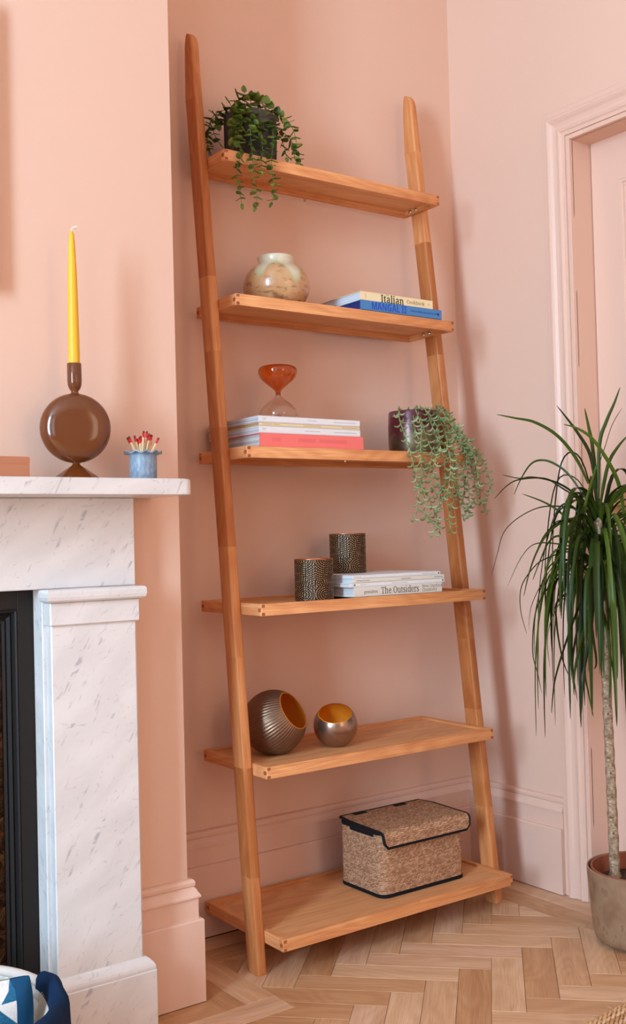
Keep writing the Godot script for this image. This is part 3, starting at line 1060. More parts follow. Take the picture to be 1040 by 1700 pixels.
func plant_top(y0: float) -> void:
	var c := V(0.1265, y0, 0.111)
	var t := thing("potted_trailing_plant", "dark grey pot of round-leaved trailing greenery on the top shelf", "potted plant", c)
	var nb := noise_bytes(256, 256, 0.02, 4, 51)
	var by := PackedByteArray(); by.resize(256 * 256 * 3)
	for y in 256:
		for x in 256:
			var n := nb[y * 256 + x] / 255.0
			var q := Color(0.22, 0.19, 0.175).lerp(Color(0.34, 0.30, 0.28), n)
			if n > 0.70 and y < 110: q = q.lerp(Color(0.5, 0.46, 0.43), clampf((n - 0.70) * 6.0, 0, 1))
			var o := (y * 256 + x) * 3
			by[o] = int(q.r * 255); by[o + 1] = int(q.g * 255); by[o + 2] = int(q.b * 255)
	var pm := mat(Color.WHITE, 0.8, 0.0, 0.3)
	pm.albedo_texture = tex_from(256, 256, by)
	var b := MB.new()
	b.lathe([Vector2(0, 0.0005), Vector2(0.060, 0.0005), Vector2(0.0635, 0.004), Vector2(0.0655, 0.05), Vector2(0.066, 0.122), Vector2(0.064, 0.126), Vector2(0.060, 0.124), Vector2(0.059, 0.10), Vector2(0, 0.10)], 48, Transform3D(Basis(), c), 40.0)
	var pot := part("pot", b, pm, t, c)
	b = MB.new()
	b.lathe([Vector2(0.0589, 0.1001), Vector2(0.045, 0.106), Vector2(0.02, 0.110), Vector2(0, 0.111)], 24, Transform3D(Basis(), c), 60.0)
	part("soil", b, mat(c8(48, 36, 28), 0.95), t, c)
	var gm := []
	for q in [c8(98, 110, 36), c8(80, 94, 28), c8(118, 128, 48), c8(68, 82, 24)]:
		var m := mat(q, 0.5, 0.0, 0.45)
		m.backlight_enabled = true
		m.backlight = Color(0.20, 0.28, 0.06)
		gm.append(m)
	var stem := mat(c8(88, 110, 52), 0.6)
	var leafs := [round_leaf(0.0175, 0.0190, 0.003), round_leaf(0.0145, 0.0195, 0.002), round_leaf(0.0210, 0.0225, 0.004)]
	var vines := [
		[V(.116,2.044,.130),V(.085,1.982,.175),V(.080,1.935,.185),V(.077,1.888,.195),V(.079,1.846,.195),V(.081,1.820,.195),V(.087,1.789,.195),V(.081,1.764,.195)],
		[V(.090,2.025,.130),V(.048,1.968,.176),V(.046,1.922,.186),V(.043,1.882,.195),V(.032,1.843,.195),V(.038,1.815,.195),V(.040,1.789,.195),V(.043,1.766,.195)],
		[V(.159,2.048,.130),V(.146,1.989,.176),V(.145,1.942,.186),V(.132,1.893,.195),V(.133,1.856,.195),V(.139,1.830,.195),V(.138,1.803,.195),V(.129,1.783,.195)],
		[V(.139,2.038,.130),V(.113,1.967,.179),V(.110,1.923,.189),V(.105,1.894,.195),V(.101,1.858,.195)],
		[V(.178,2.033,.120),V(.207,2.028,.137),V(.218,2.008,.153),V(.219,1.978,.170),V(.225,1.946,.170),V(.217,1.914,.170),V(.237,1.904,.170)],
		[V(.181,2.020,.120),V(.198,1.976,.137),V(.199,1.946,.153),V(.194,1.912,.170)],
		[V(.181,2.014,.120),V(.219,1.983,.137),V(.227,1.957,.153),V(.228,1.930,.170),V(.233,1.906,.170)],
		[V(.087,2.037,.100),V(.048,2.022,.090),V(.032,2.002,.080),V(.025,1.974,.080),V(.021,1.940,.080),V(.027,1.925,.080)],
		[V(.080,2.031,.100),V(.042,2.009,.090),V(.028,1.991,.080),V(.020,1.956,.080),V(.024,1.930,.080)],
		[V(.077,2.019,.100),V(.051,1.998,.090),V(.038,1.984,.080),V(.046,1.959,.080),V(.055,1.950,.080)],
		[V(.097,2.018,.140),V(.094,2.044,.140),V(.093,2.063,.140)],
		[V(.122,2.030,.120),V(.125,2.061,.120)],
		[V(.160,2.039,.100),V(.161,2.070,.100)],
		[V(.152,2.027,.140),V(.155,2.047,.140)],
		[V(.097,2.024,.120),V(.089,2.053,.120)],
		[V(.090,2.027,.100),V(.076,2.046,.100)],
		[V(.158,2.020,.140),V(.165,2.038,.140)],
		[V(.103,2.028,.130),V(.066,1.992,.172),V(.059,1.965,.178),V(.038,1.946,.181)],
		[V(.126,2.030,.130),V(.097,1.990,.174),V(.099,1.967,.179),V(.104,1.957,.181)],
		[V(.110,2.032,.130),V(.045,1.988,.172),V(.039,1.955,.179),V(.037,1.921,.186)],
		[V(.132,2.037,.130),V(.128,1.991,.175),V(.131,1.974,.179),V(.157,1.976,.179)]
	]
	var vi := 0
	for pts in vines:
		var p := bez(pts, 6)
		var rad := []
		for i in p.size():
			rad.append(0.0011 - 0.0005 * i / p.size())
		b = MB.new()
		b.tube(p, rad, 5)
		var vn := part("vine", b, stem, t, c)
		var acc := 0.0
		var k := 0
		var step := 0.0125 if vi < 10 else 0.011
		for i in range(1, p.size()):
			acc += (p[i] - p[i - 1]).length()
			if acc < step and i < p.size() - 1:
				continue
			acc = 0.0
			var d: Vector3 = (p[i] - p[i - 1]).normalized()
			var ph := rng.randf_range(-0.5, 0.5) + (PI / 2 if (k / 2) % 2 else 0.0)
			var side := d.cross(V(0.2, 0.1, 1)).normalized()
			for s in ([-1, 1] if i < p.size() - 1 else [0]):
				var o = side.rotated(d, ph) * s
				var dir: Vector3 = (o + d * 0.35 + V(0, 0.22, 0.25) * rng.randf()).normalized() if s else d
				var sc := rng.randf_range(0.8, 1.15) * (1.0 - 0.25 * float(i) / p.size() if vi < 10 else 1.2)
				var xf := frame_towards(dir, V(rng.randf_range(-0.5, 0.5), 0.9, rng.randf_range(0.0, 0.9)), p[i] - c, sc)
				put("leaf", leafs[rng.randi() % 3], gm[rng.randi() % 4], vn, xf, k)
				k += 1
		vi += 1

func vase(y0: float) -> void:
	var c := V(0.181, y0, 0.130)
	var t := thing("vase", "squat round stoneware vase with pale green glaze running from its rim", "vase", c)
	var W := 1024
	var H := 256
	var n1 := noise_bytes(W, H, 0.012, 4, 61)
	var n2 := stretched(W, H, 128, 256, 0.09, 3, 63)
	var n3 := noise_bytes(W, H, 0.05, 3, 67)
	var by := PackedByteArray(); by.resize(W * H * 3)
	for y in H:
		for x in W:
			var i := y * W + x
			var v := float(y) / H         # 0 at the foot, along the outside and in
			var q := Color(0.74, 0.54, 0.37).lerp(Color(0.84, 0.67, 0.49), n1[i] / 255.0)
			var dk := clampf((0.20 - v) * 6.0 + (n2[i] / 255.0 - 0.5) * 1.5, 0.0, 1.0) * 0.75
			q = q.lerp(Color(0.42, 0.26, 0.15), dk)
			if n2[i] > 165: q = q.lerp(Color(0.50, 0.32, 0.19), 0.35 * clampf((n2[i] - 165) / 22.0, 0.0, 1.0))
			# glaze: hangs from the rim in lobes
			var u := float(x) / W * TAU
			var lobe := 0.455 + (n1[i] / 255.0 - 0.5) * 0.035
			for q2 in [[2.14, 0.17], [3.34, 0.14], [0.9, 0.06], [1.3, 0.12], [4.4, 0.12], [5.3, 0.07]]:
				var du: float = (u - q2[0]) / 0.33
				lobe -= q2[1] * exp(-du * du)
			var g := clampf((v - lobe) * 26.0, 0.0, 1.0)
			if g > 0.0:
				var gl := Color(0.84, 0.78, 0.67).lerp(Color(0.62, 0.70, 0.46), clampf(1.0 - (v - lobe) * 13.0, 0.0, 1.0) * 0.85)
				gl = gl.lerp(Color(0.84, 0.74, 0.66), clampf((n3[i] / 255.0 - 0.55) * 4.0, 0.0, 1.0) * 0.5)
				q = q.lerp(gl, g)
			var o := i * 3
			by[o] = int(q.r * 255); by[o + 1] = int(q.g * 255); by[o + 2] = int(q.b * 255)
	var m := mat(Color.WHITE, 0.28, 0.0, 0.5)
	m.albedo_texture = tex_from(W, H, by)
	m.clearcoat_enabled = true
	m.clearcoat = 0.5
	m.clearcoat_roughness = 0.12
	var b := MB.new()
	var pr := [Vector2(0, 0.0008), Vector2(0.044, 0.0008), Vector2(0.050, 0.003), Vector2(0.060, 0.011), Vector2(0.072, 0.024), Vector2(0.0805, 0.040), Vector2(0.0835, 0.055), Vector2(0.082, 0.070), Vector2(0.0765, 0.085), Vector2(0.067, 0.098), Vector2(0.056, 0.107), Vector2(0.0475, 0.112), Vector2(0.0445, 0.117), Vector2(0.0450, 0.124), Vector2(0.0465, 0.130), Vector2(0.0450, 0.1325), Vector2(0.042, 0.131), Vector2(0.040, 0.122), Vector2(0.046, 0.108), Vector2(0.06, 0.09), Vector2(0.06, 0.03), Vector2(0, 0.012)]
	b.lathe(pr, 72, Transform3D(Basis(V(0, 1, 0), 0.6), c), 60.0)
	part("body", b, m, t, c)

func books_second() -> void:
	var pg := page_mat(Color(0.90, 0.91, 0.95), Color(0.62, 0.62, 0.66), 3)
	var y := 1.5440
	var blue := mat(c8(70, 130, 188), 0.5)
	var navy := mat(c8(36, 44, 110), 0.6)
	var t := book("book", "bright blue cookbook lying under the cream one on the second shelf", "book", "cookbooks on the second shelf", 0.3752, 0.650, y, y + 0.0247, 0.02, 0.2222, blue, navy)
	var ink := mat(c8(26, 72, 186), 0.5)
	var dark := mat(c8(18, 46, 110), 0.5)
	text_part("lettering", "MANGAL II", "Droid Sans", 0.0185, ink, t, V(0.4085, y + 0.0124, 0.2222) - t.position, true, 0.87)
	text_part("author_lettering", "Ferhat Dirik and Sertaç Dirik", "Droid Sans", 0.0056, dark, t, V(0.5400, y + 0.0126, 0.2222) - t.position)
	var b := MB.new()
	for q in [0.0, PI / 2, PI, PI * 1.5]:
		b.lathe([Vector2(0.0013, 0), Vector2(0.0022, 0), Vector2(0.0022, 0.0004), Vector2(0.0013, 0.0004), Vector2(0.0013, 0)], 12, Transform3D(Basis(V(1, 0, 0), V(0, 0, 1), V(0, -1, 0)), V(0.637 + 0.0022 * cos(q), y + 0.0124 + 0.0022 * sin(q), 0.2222)))
	part("emblem", b, dark, t, t.position)
	y += 0.0248
	var cream := mat(c8(244, 222, 178), 0.6)
	t = book("book", "cream cookbook lying on top of the blue one on the second shelf", "book", "cookbooks on the second shelf", 0.3752, 0.6195, y, y + 0.0222, 0.025, 0.2215, cream, pg)
	var green := mat(c8(36, 58, 20), 0.5)
	var tp := t.position
	text_part("lettering", "Italian", "Droid Serif", 0.0198, green, t, V(0.4408, y + 0.0092, 0.2215) - tp, true, 0.84)
	text_part("lettering_small", "THE", "Droid Sans", 0.0046, mat(c8(150, 130, 80), 0.6), t, V(0.4575, y + 0.0195, 0.2215) - tp)
	text_part("lettering_small", "Cookbook", "Droid Serif", 0.0095, mat(c8(130, 92, 50), 0.6), t, V(0.5285, y + 0.0105, 0.2215) - tp)
	b = MB.new()
	b.box(V(0.602, y + 0.0080, 0.2212), V(0.608, y + 0.0140, 0.2217), 0.0)
	part("emblem", b, mat(c8(236, 196, 132), 0.6), t, tp)
	print_marks(t, mat(c8(190, 170, 120), 0.6), y, 0.2215, [[0.389, 0.394, 0.005], [0.389, 0.394, 0.0085], [0.389, 0.394, 0.012], [0.389, 0.394, 0.0155]], 0.0012)

func books_third() -> void:
	var pg := page_mat(Color(0.90, 0.88, 0.86), Color(0.45, 0.42, 0.42), 9)
	var pg2 := page_mat(Color(0.88, 0.86, 0.86), Color(0.55, 0.52, 0.54), 5)
	var wh := mat(c8(236, 230, 230), 0.55)
	var ink := mat(c8(150, 146, 150), 0.6)
	var y := 1.1844
	var g := "magazines and book stacked on the third shelf"
	var zz := 0.2525
	var pink := mat(c8(248, 120, 112), 0.5)
	var t := book("book", "coral pink book at the bottom of the stack under the hourglass", "book", g, 0.0412, 0.3462, y, y + 0.0315, 0.022, zz, pink, pg, 0.002)
	var faint := mat(c8(236, 108, 102), 0.55)
	print_marks(t, faint, y, zz, [[0.075, 0.10, 0.017], [0.15, 0.20, 0.017], [0.212, 0.295, 0.017]], 0.009)
	y += 0.0316
	t = book("magazine", "thick white magazine lying directly on the coral pink book", "magazine", g, 0.0405, 0.3372, y, y + 0.0166, 0.020, zz, wh, pg2, 0.0006)
	print_marks(t, ink, y, zz, [[0.049, 0.060, 0.0105], [0.049, 0.056, 0.0075], [0.170, 0.214, 0.008], [0.256, 0.325, 0.008]])
	y += 0.0167
	var cr := mat(c8(236, 214, 176), 0.55)
	t = book("magazine", "thin cream magazine sandwiched between two thick white magazines", "magazine", g, 0.0408, 0.3365, y, y + 0.0079, 0.018, zz - 0.0005, cr, page_mat(Color(0.78, 0.62, 0.42), Color(0.6, 0.45, 0.3), 11), 0.0006)
	print_marks(t, mat(c8(190, 150, 90), 0.6), y, zz - 0.0005, [[0.049, 0.075, 0.004], [0.078, 0.100, 0.004], [0.166, 0.218, 0.004], [0.280, 0.33, 0.004]], 0.0014)
	y += 0.0080
	t = book("magazine", "thick white magazine on top of the stack, under the hourglass", "magazine", g, 0.0396, 0.3368, y, y + 0.0155, 0.02, zz, wh, pg2, 0.0006)
	print_marks(t, ink, y, zz, [[0.049, 0.060, 0.0095], [0.049, 0.057, 0.0065], [0.178, 0.206, 0.0085], [0.256, 0.325, 0.0075]])

func hourglass() -> void:
	var c := V(0.171, 1.2568, 0.14)
	var t := thing("hourglass", "glass hourglass with an amber top bulb and clear bottom bulb on the magazines", "hourglass", c)
	var amber := mat(Color(0.95, 0.70, 0.43, 0.0), 0.02, 0.0, 0.5)
	amber.refraction_enabled = true
	amber.refraction_scale = 0.05
	var clear := mat(Color(0.985, 0.965, 0.95, 0.0), 0.02, 0.0, 0.5)
	clear.refraction_enabled = true
	clear.refraction_scale = 0.05
	var pr := [Vector2(0.0045, 0.0705), Vector2(0.0055, 0.074), Vector2(0.0095, 0.080), Vector2(0.0165, 0.086), Vector2(0.027, 0.094), Vector2(0.037, 0.1025), Vector2(0.044, 0.1105), Vector2(0.0478, 0.1190), Vector2(0.0488, 0.1265), Vector2(0.0465, 0.1335), Vector2(0.041, 0.1378), Vector2(0.031, 0.1402), Vector2(0.016, 0.1412), Vector2(0, 0.1414)]
	# blown glass has a wall: an outer and an inner skin
	var top := []
	for q in pr: top.append(q)
	for k in pr.size():
		var q: Vector2 = pr[pr.size() - 1 - k]
		top.append(Vector2(maxf(0.0, q.x - (0.0012 if q.x > 0.0 else 0.0)), q.y - 0.0012 * (q.y - 0.1) / 0.04 if q.y > 0.1 else q.y + 0.0006))
	top.append(pr[0])
	var b := MB.new()
	b.lathe(top, 48, Transform3D(Basis(), c), 70.0)
	part("top_bulb", b, amber, t, c)
	var low := []
	for q in top:
		low.append(Vector2(q.x, 0.1418 - q.y))
	low.reverse()
	b = MB.new()
	b.lathe(low, 48, Transform3D(Basis(), c), 70.0)
	part("bottom_bulb", b, clear, t, c)
	b = MB.new()
	b.lathe([Vector2(0.0052, 0.0668), Vector2(0.0062, 0.0690), Vector2(0.0064, 0.0708), Vector2(0.0062, 0.0726), Vector2(0.0052, 0.0748)], 24, Transform3D(Basis(), c), 70.0)
	part("waist_ring", b, amber, t, c)
	b = MB.new()
	b.lathe([Vector2(0, 0.0026), Vector2(0.030, 0.0028), Vector2(0.027, 0.006), Vector2(0.012, 0.013), Vector2(0.003, 0.017), Vector2(0, 0.0175)], 32, Transform3D(Basis(), c), 60.0)
	part("sand", b, mat(c8(206, 150, 116), 0.9), t, c)

func plant_trailing(y0: float) -> void:
	var c := V(0.604, y0, 0.148)
	var t := thing("potted_trailing_plant", "purple and bronze glass pot of grey-green succulent spilling off the third shelf", "potted plant", c)
	var W := 256
	var nb := noise_bytes(W, W, 0.015, 4, 71)
	var by := PackedByteArray(); by.resize(W * W * 3)
	for y in W:
		for x in W:
			var n := nb[y * W + x] / 255.0
			var v := float(y) / W
			var q := Color(0.28, 0.20, 0.14).lerp(Color(0.55, 0.45, 0.33), n)
			var k := clampf((v - 0.40 - (n - 0.5) * 0.12) * 14.0, 0.0, 1.0)
			q = q.lerp(Color(0.34, 0.12, 0.15).lerp(Color(0.55, 0.38, 0.40), clampf((n - 0.45) * 2.2, 0, 1)), k)
			var o := (y * W + x) * 3
			by[o] = int(q.r * 255); by[o + 1] = int(q.g * 255); by[o + 2] = int(q.b * 255)
	var pm := mat(Color.WHITE, 0.3, 0.25, 0.5)
	pm.albedo_texture = tex_from(W, W, by)
	var b := MB.new()
	b.lathe([Vector2(0, 0.0006), Vector2(0.058, 0.0006), Vector2(0.063, 0.003), Vector2(0.0665, 0.012), Vector2(0.0685, 0.04), Vector2(0.0685, 0.085), Vector2(0.0670, 0.118), Vector2(0.0655, 0.1235), Vector2(0.0625, 0.123), Vector2(0.062, 0.10), Vector2(0, 0.10)], 56, Transform3D(Basis(), c), 50.0)
	part("pot", b, pm, t, c)
	b = MB.new()
	b.lathe([Vector2(0.0619, 0.1002), Vector2(0.04, 0.106), Vector2(0, 0.110)], 24, Transform3D(Basis(), c), 60.0)
	part("soil", b, mat(c8(52, 40, 30), 0.95), t, c)
	var gm := []
	for q in [c8(142, 158, 108), c8(122, 140, 92), c8(162, 174, 126), c8(104, 120, 70)]:
		var m := mat(q, 0.45, 0.0, 0.45)
		m.subsurf_scatter_enabled = true
		m.subsurf_scatter_strength = 0.08
		gm.append(m)
	var stem := mat(c8(150, 160, 104), 0.6)
	var leafs := [banana_leaf(0.0195, 0.0028), banana_leaf(0.0170, 0.0026), banana_leaf(0.0220, 0.0031)]
	var vines := [
		[V(.547,1.314,.158),V(.495,1.266,.220),V(.491,1.210,.252),V(.491,1.152,.272),V(.502,1.102,.272),V(.505,1.065,.272),V(.490,1.009,.272)],
		[V(.586,1.308,.170),V(.526,1.249,.241),V(.516,1.202,.272),V(.507,1.158,.283),V(.515,1.121,.283),V(.508,1.086,.283),V(.515,1.055,.283),V(.514,1.031,.283),V(.526,1.012,.283),V(.555,1.002,.283)],
		[V(.544,1.296,.227),V(.540,1.252,.251),V(.511,1.202,.280),V(.496,1.163,.295),V(.479,1.132,.295)],
		[V(.566,1.279,.220),V(.557,1.221,.252),V(.554,1.175,.277),V(.536,1.140,.277)],
		[V(.624,1.316,.176),V(.583,1.265,.240),V(.583,1.218,.266),V(.577,1.178,.289)],
		[V(.638,1.293,.209),V(.636,1.241,.237),V(.623,1.193,.272),V(.628,1.155,.272),V(.625,1.119,.272),V(.632,1.084,.272)],
		[V(.597,1.219,.260),V(.561,1.171,.283),V(.549,1.140,.283),V(.555,1.115,.283),V(.579,1.084,.283),V(.604,1.071,.283)],
		[V(.599,1.211,.276),V(.599,1.165,.295),V(.595,1.121,.295),V(.584,1.077,.295),V(.545,1.039,.295),V(.548,1.008,.295),V(.530,.968,.295)],
		[V(.630,1.224,.252),V(.631,1.180,.277),V(.640,1.129,.277),V(.640,1.087,.277),V(.613,1.040,.277),V(.605,1.008,.277),V(.614,.976,.277)],
		[V(.695,1.316,.176),V(.669,1.268,.240),V(.673,1.227,.262),V(.690,1.194,.280),V(.706,1.156,.280),V(.713,1.094,.280)],
		[V(.678,1.270,.222),V(.704,1.202,.270),V(.739,1.163,.270),V(.760,1.118,.270),V(.760,1.075,.270),V(.721,1.053,.270)],
		[V(.667,1.255,.241),V(.678,1.211,.266),V(.699,1.170,.260),V(.715,1.118,.260),V(.722,1.073,.260),V(.694,1.040,.260),V(.649,1.011,.283)],
		[V(.662,1.233,.264),V(.719,1.184,.250),V(.739,1.119,.250),V(.750,1.057,.250),V(.771,1.030,.250)],
		[V(.628,1.110,.277),V(.644,1.072,.277),V(.666,1.039,.280),V(.674,1.017,.280)],
		[V(.656,1.292,.227),V(.676,1.217,.268),V(.681,1.162,.270),V(.683,1.104,.270),V(.685,1.053,.270)],
		[V(.626,1.303,.203),V(.637,1.258,.227),V(.611,1.205,.272),V(.600,1.154,.272),V(.598,1.103,.272),V(.580,1.072,.272)],
		[V(.683,1.319,.170),V(.661,1.258,.239),V(.664,1.217,.262),V(.692,1.183,.250),V(.654,1.135,.283),V(.688,1.086,.250),V(.646,1.039,.283)],
		[V(.597,1.317,.182),V(.583,1.291,.231),V(.593,1.254,.251),V(.584,1.214,.274)],
		[V(.652,1.315,.164),V(.635,1.282,.220),V(.647,1.248,.239),V(.645,1.206,.272)],
		[V(.660,1.324,.176),V(.645,1.288,.228),V(.654,1.247,.251),V(.657,1.206,.273),V(.700,1.183,.260),V(.712,1.138,.260)],
		[V(.528,1.134,.272),V(.514,1.096,.272),V(.538,1.071,.272),V(.549,1.046,.272),V(.565,1.015,.272),V(.576,.977,.272)],
		[V(.515,1.164,.283),V(.538,1.127,.283),V(.541,1.093,.283),V(.561,1.071,.283),V(.569,1.040,.283)]
	]
	var n := 0
	var vi := 0
	var rest := MB.new()
	for pts in vines:
		var p := bez(pts, 7)
		var rad := []
		for i in p.size():
			rad.append(0.0011)
		b = MB.new()
		b.tube(p, rad, 5)
		var vn := part("vine", b, stem, t, c)
		var acc := 0.0
		var k := 0
		for i in range(1, p.size()):
			acc += (p[i] - p[i - 1]).length()
			if acc < 0.0060 and i < p.size() - 1:
				continue
			acc = 0.0
			var d: Vector3 = (p[i] - p[i - 1]).normalized()
			var a := k * 2.4 + vi
			var o := V(cos(a), 0, sin(a) * 0.8 + 0.25)
			o = (o - d * o.dot(d) * 0.7 + d * 0.25).normalized()
			var xf := frame_towards(o, V(0, 1, 0), p[i], rng.randf_range(0.75, 1.15) * (0.8 if i > p.size() - 4 else 1.0))
			if n < 296:
				xf.origin -= c
				put("leaf", leafs[rng.randi() % 3], gm[(rng.randi() % 3) if vi < 9 else 1 + rng.randi() % 3], vn, xf, k)
			else:
				var lm: ArrayMesh = leafs[1]
				var ar := lm.surface_get_arrays(0)
				for z in ar[Mesh.ARRAY_VERTEX].size():
					rest.v.append(xf * ar[Mesh.ARRAY_VERTEX][z])
					rest.n.append((xf.basis * ar[Mesh.ARRAY_NORMAL][z]).normalized())
					rest.uv.append(Vector2.ZERO)
			n += 1
			k += 1
		vi += 1
	# the tangle of growth over the rim
	for i in 60:
		var a := rng.randf() * TAU
		var r := sqrt(rng.randf()) * 0.06
		var q := c + V(r * cos(a) + 0.012, 0.112 + rng.randf() * 0.030 * (1.0 - r / 0.08), r * sin(a))
		var xf := frame_towards(V(cos(a * 3.0), rng.randf_range(-0.2, 0.7), sin(a * 5.0)), V(0, 1, 0.2), q, rng.randf_range(0.8, 1.1))
		var ar: Array = leafs[0].surface_get_arrays(0)
		for z in ar[Mesh.ARRAY_VERTEX].size():
			rest.v.append(xf * ar[Mesh.ARRAY_VERTEX][z])
			rest.n.append((xf.basis * ar[Mesh.ARRAY_NORMAL][z]).normalized())
			rest.uv.append(Vector2.ZERO)
	var ro := part("foliage", rest, gm[1], t, c)
	ro.set_meta("kind", "stuff")

func perforated_holders(y0: float) -> void:
	var W := 1024
	var H := 512
	var by := PackedByteArray(); by.resize(W * H * 3)
	var mt := PackedByteArray(); mt.resize(W * H)
	var nb := noise_bytes(W, H, 0.03, 3, 81)
	for y in H:
		for x in W:
			var q := Color(0.10, 0.062, 0.045).lerp(Color(0.16, 0.105, 0.08), nb[y * W + x] / 255.0)
			# beads struck in arcs round a few centres
			var best := 1e9
			var bc := Vector2.ZERO
			for cx in [120.0, 380.0, 660.0, 920.0]:
				var cy := 130.0 if int(cx) % 40 == 0 else 390.0
				var dx := fposmod(x - cx + W / 2.0, W) - W / 2.0
				var d := Vector2(dx, y - cy).length()
				if d < best:
					best = d
					bc = Vector2(dx, y - cy)
			var ring := best / 30.0
			var rr := int(ring)
			var per := maxf(5.0, floorf(TAU * (rr + 0.5) * 30.0 / 25.0))
			var an := (bc.angle() / TAU + 0.5) * per
			var dd := Vector2((an - floorf(an) - 0.5) * 25.0, (ring - rr - 0.5) * 30.0).length()
			var k := clampf((7.6 - dd) * 0.5, 0.0, 1.0) * (0.55 + 0.45 * nb[(y * W + x * 7) % (W * H)] / 255.0)
			q = q.lerp(Color(1.0, 0.78, 0.50), k)
			var o := (y * W + x) * 3
			by[o] = int(q.r * 255); by[o + 1] = int(q.g * 255); by[o + 2] = int(q.b * 255)
	var m := mat(Color.WHITE, 0.36, 0.45, 0.5)
	m.albedo_texture = tex_from(W, H, by)
	m.uv1_scale = Vector3(1.5, 1.8, 1)
	var rim := mat(c8(176, 110, 76), 0.35, 0.9)
	for q in [["bronze tea light cylinder standing on the fourth shelf, in front of the books", V(0.207, y0, 0.222)], ["bronze tea light cylinder standing on top of the stacked magazines", V(0.392, 0.8761, 0.118)]]:
		var t := thing("tea_light_holder", q[0], "candle holder", q[1], "ribbed bronze tea light holders")
		var b := MB.new()
		b.lathe([Vector2(0.0, 0.0006), Vector2(0.0455, 0.0006), Vector2(0.0468, 0.0025), Vector2(0.0468, 0.1005), Vector2(0.0450, 0.1012)], 192, Transform3D(Basis(), q[1]), 30.0, [0.007, 44.0, 0.0, 0.0])
		part("shell", b, m, t, q[1])
		b = MB.new()
		b.lathe([Vector2(0.0470, 0.0995), Vector2(0.0476, 0.1008), Vector2(0.0470, 0.1022), Vector2(0.0455, 0.1022), Vector2(0.0448, 0.1008), Vector2(0.0445, 0.002), Vector2(0, 0.002)], 64, Transform3D(Basis(), q[1]), 60.0)
		part("rim", b, rim, t, q[1])

func books_fourth() -> void:
	var g := "book and magazines stacked on the fourth shelf"
	var pg := page_mat(Color(0.92, 0.91, 0.91), Color(0.66, 0.64, 0.66), 15)
	var off := mat(c8(228, 220, 208), 0.6)
	var wh := mat(c8(238, 234, 234), 0.5)
	var cr := mat(c8(232, 224, 210), 0.55)
	var y := 0.8228
	var t := book("book", "thick off-white hardback at the bottom of the stack on the fourth shelf", "book", g, 0.2798, 0.5655, y, y + 0.0240, 0.045, 0.2852, off, pg, 0.002)
	var ink := mat(c8(44, 40, 40), 0.6)
	var tp := t.position
	text_part("lettering", "The Outsiders", "Droid Serif", 0.0160, ink, t, V(0.3640, y + 0.0122, 0.2852) - tp, false, 0.84)
	text_part("publisher_lettering", "gestalten", "Droid Serif", 0.0072, ink, t, V(0.3105, y + 0.0112, 0.2852) - tp)
	var soft := mat(c8(120, 112, 106), 0.6)
	text_part("subtitle_lettering", "New Outdoor", "Droid Serif", 0.0078, soft, t, V(0.4975, y + 0.0172, 0.2852) - tp)
	text_part("subtitle_lettering_second", "Creativity", "Droid Serif", 0.0078, soft, t, V(0.4975, y + 0.0078, 0.2852) - tp)
	y += 0.0242
	var dark := mat(c8(60, 56, 56), 0.6)
	t = book("magazine", "white magazine lying directly on the thick off-white hardback", "magazine", g, 0.2685, 0.5755, y, y + 0.0098, 0.05, 0.2840, wh, pg, 0.0006)
	print_marks(t, dark, y, 0.2840, [[0.280, 0.285, 0.005], [0.568, 0.5725, 0.005]], 0.004)
	print_marks(t, mat(c8(170, 166, 166), 0.6), y, 0.2840, [[0.30, 0.318, 0.005], [0.40, 0.45, 0.005]])
	y += 0.0099
	t = book("magazine", "cream magazine in the middle of the stack below the bronze cylinder", "magazine", g, 0.2780, 0.5748, y, y + 0.0102, 0.048, 0.2845, cr, pg, 0.0006)
	print_marks(t, soft, y, 0.2845, [[0.288, 0.306, 0.005], [0.308, 0.33, 0.005], [0.43, 0.462, 0.005], [0.54, 0.57, 0.005]], 0.0016)
	y += 0.0103
	t = book("magazine", "thin white magazine on top of the stack under the bronze cylinder", "magazine", g, 0.2782, 0.5632, y, y + 0.0085, 0.05, 0.2830, wh, pg, 0.0006)
	print_marks(t, dark, y, 0.2830, [[0.5555, 0.560, 0.004]], 0.004)
	print_marks(t, mat(c8(160, 156, 156), 0.6), y, 0.2830, [[0.284, 0.305, 0.004], [0.50, 0.545, 0.004]])

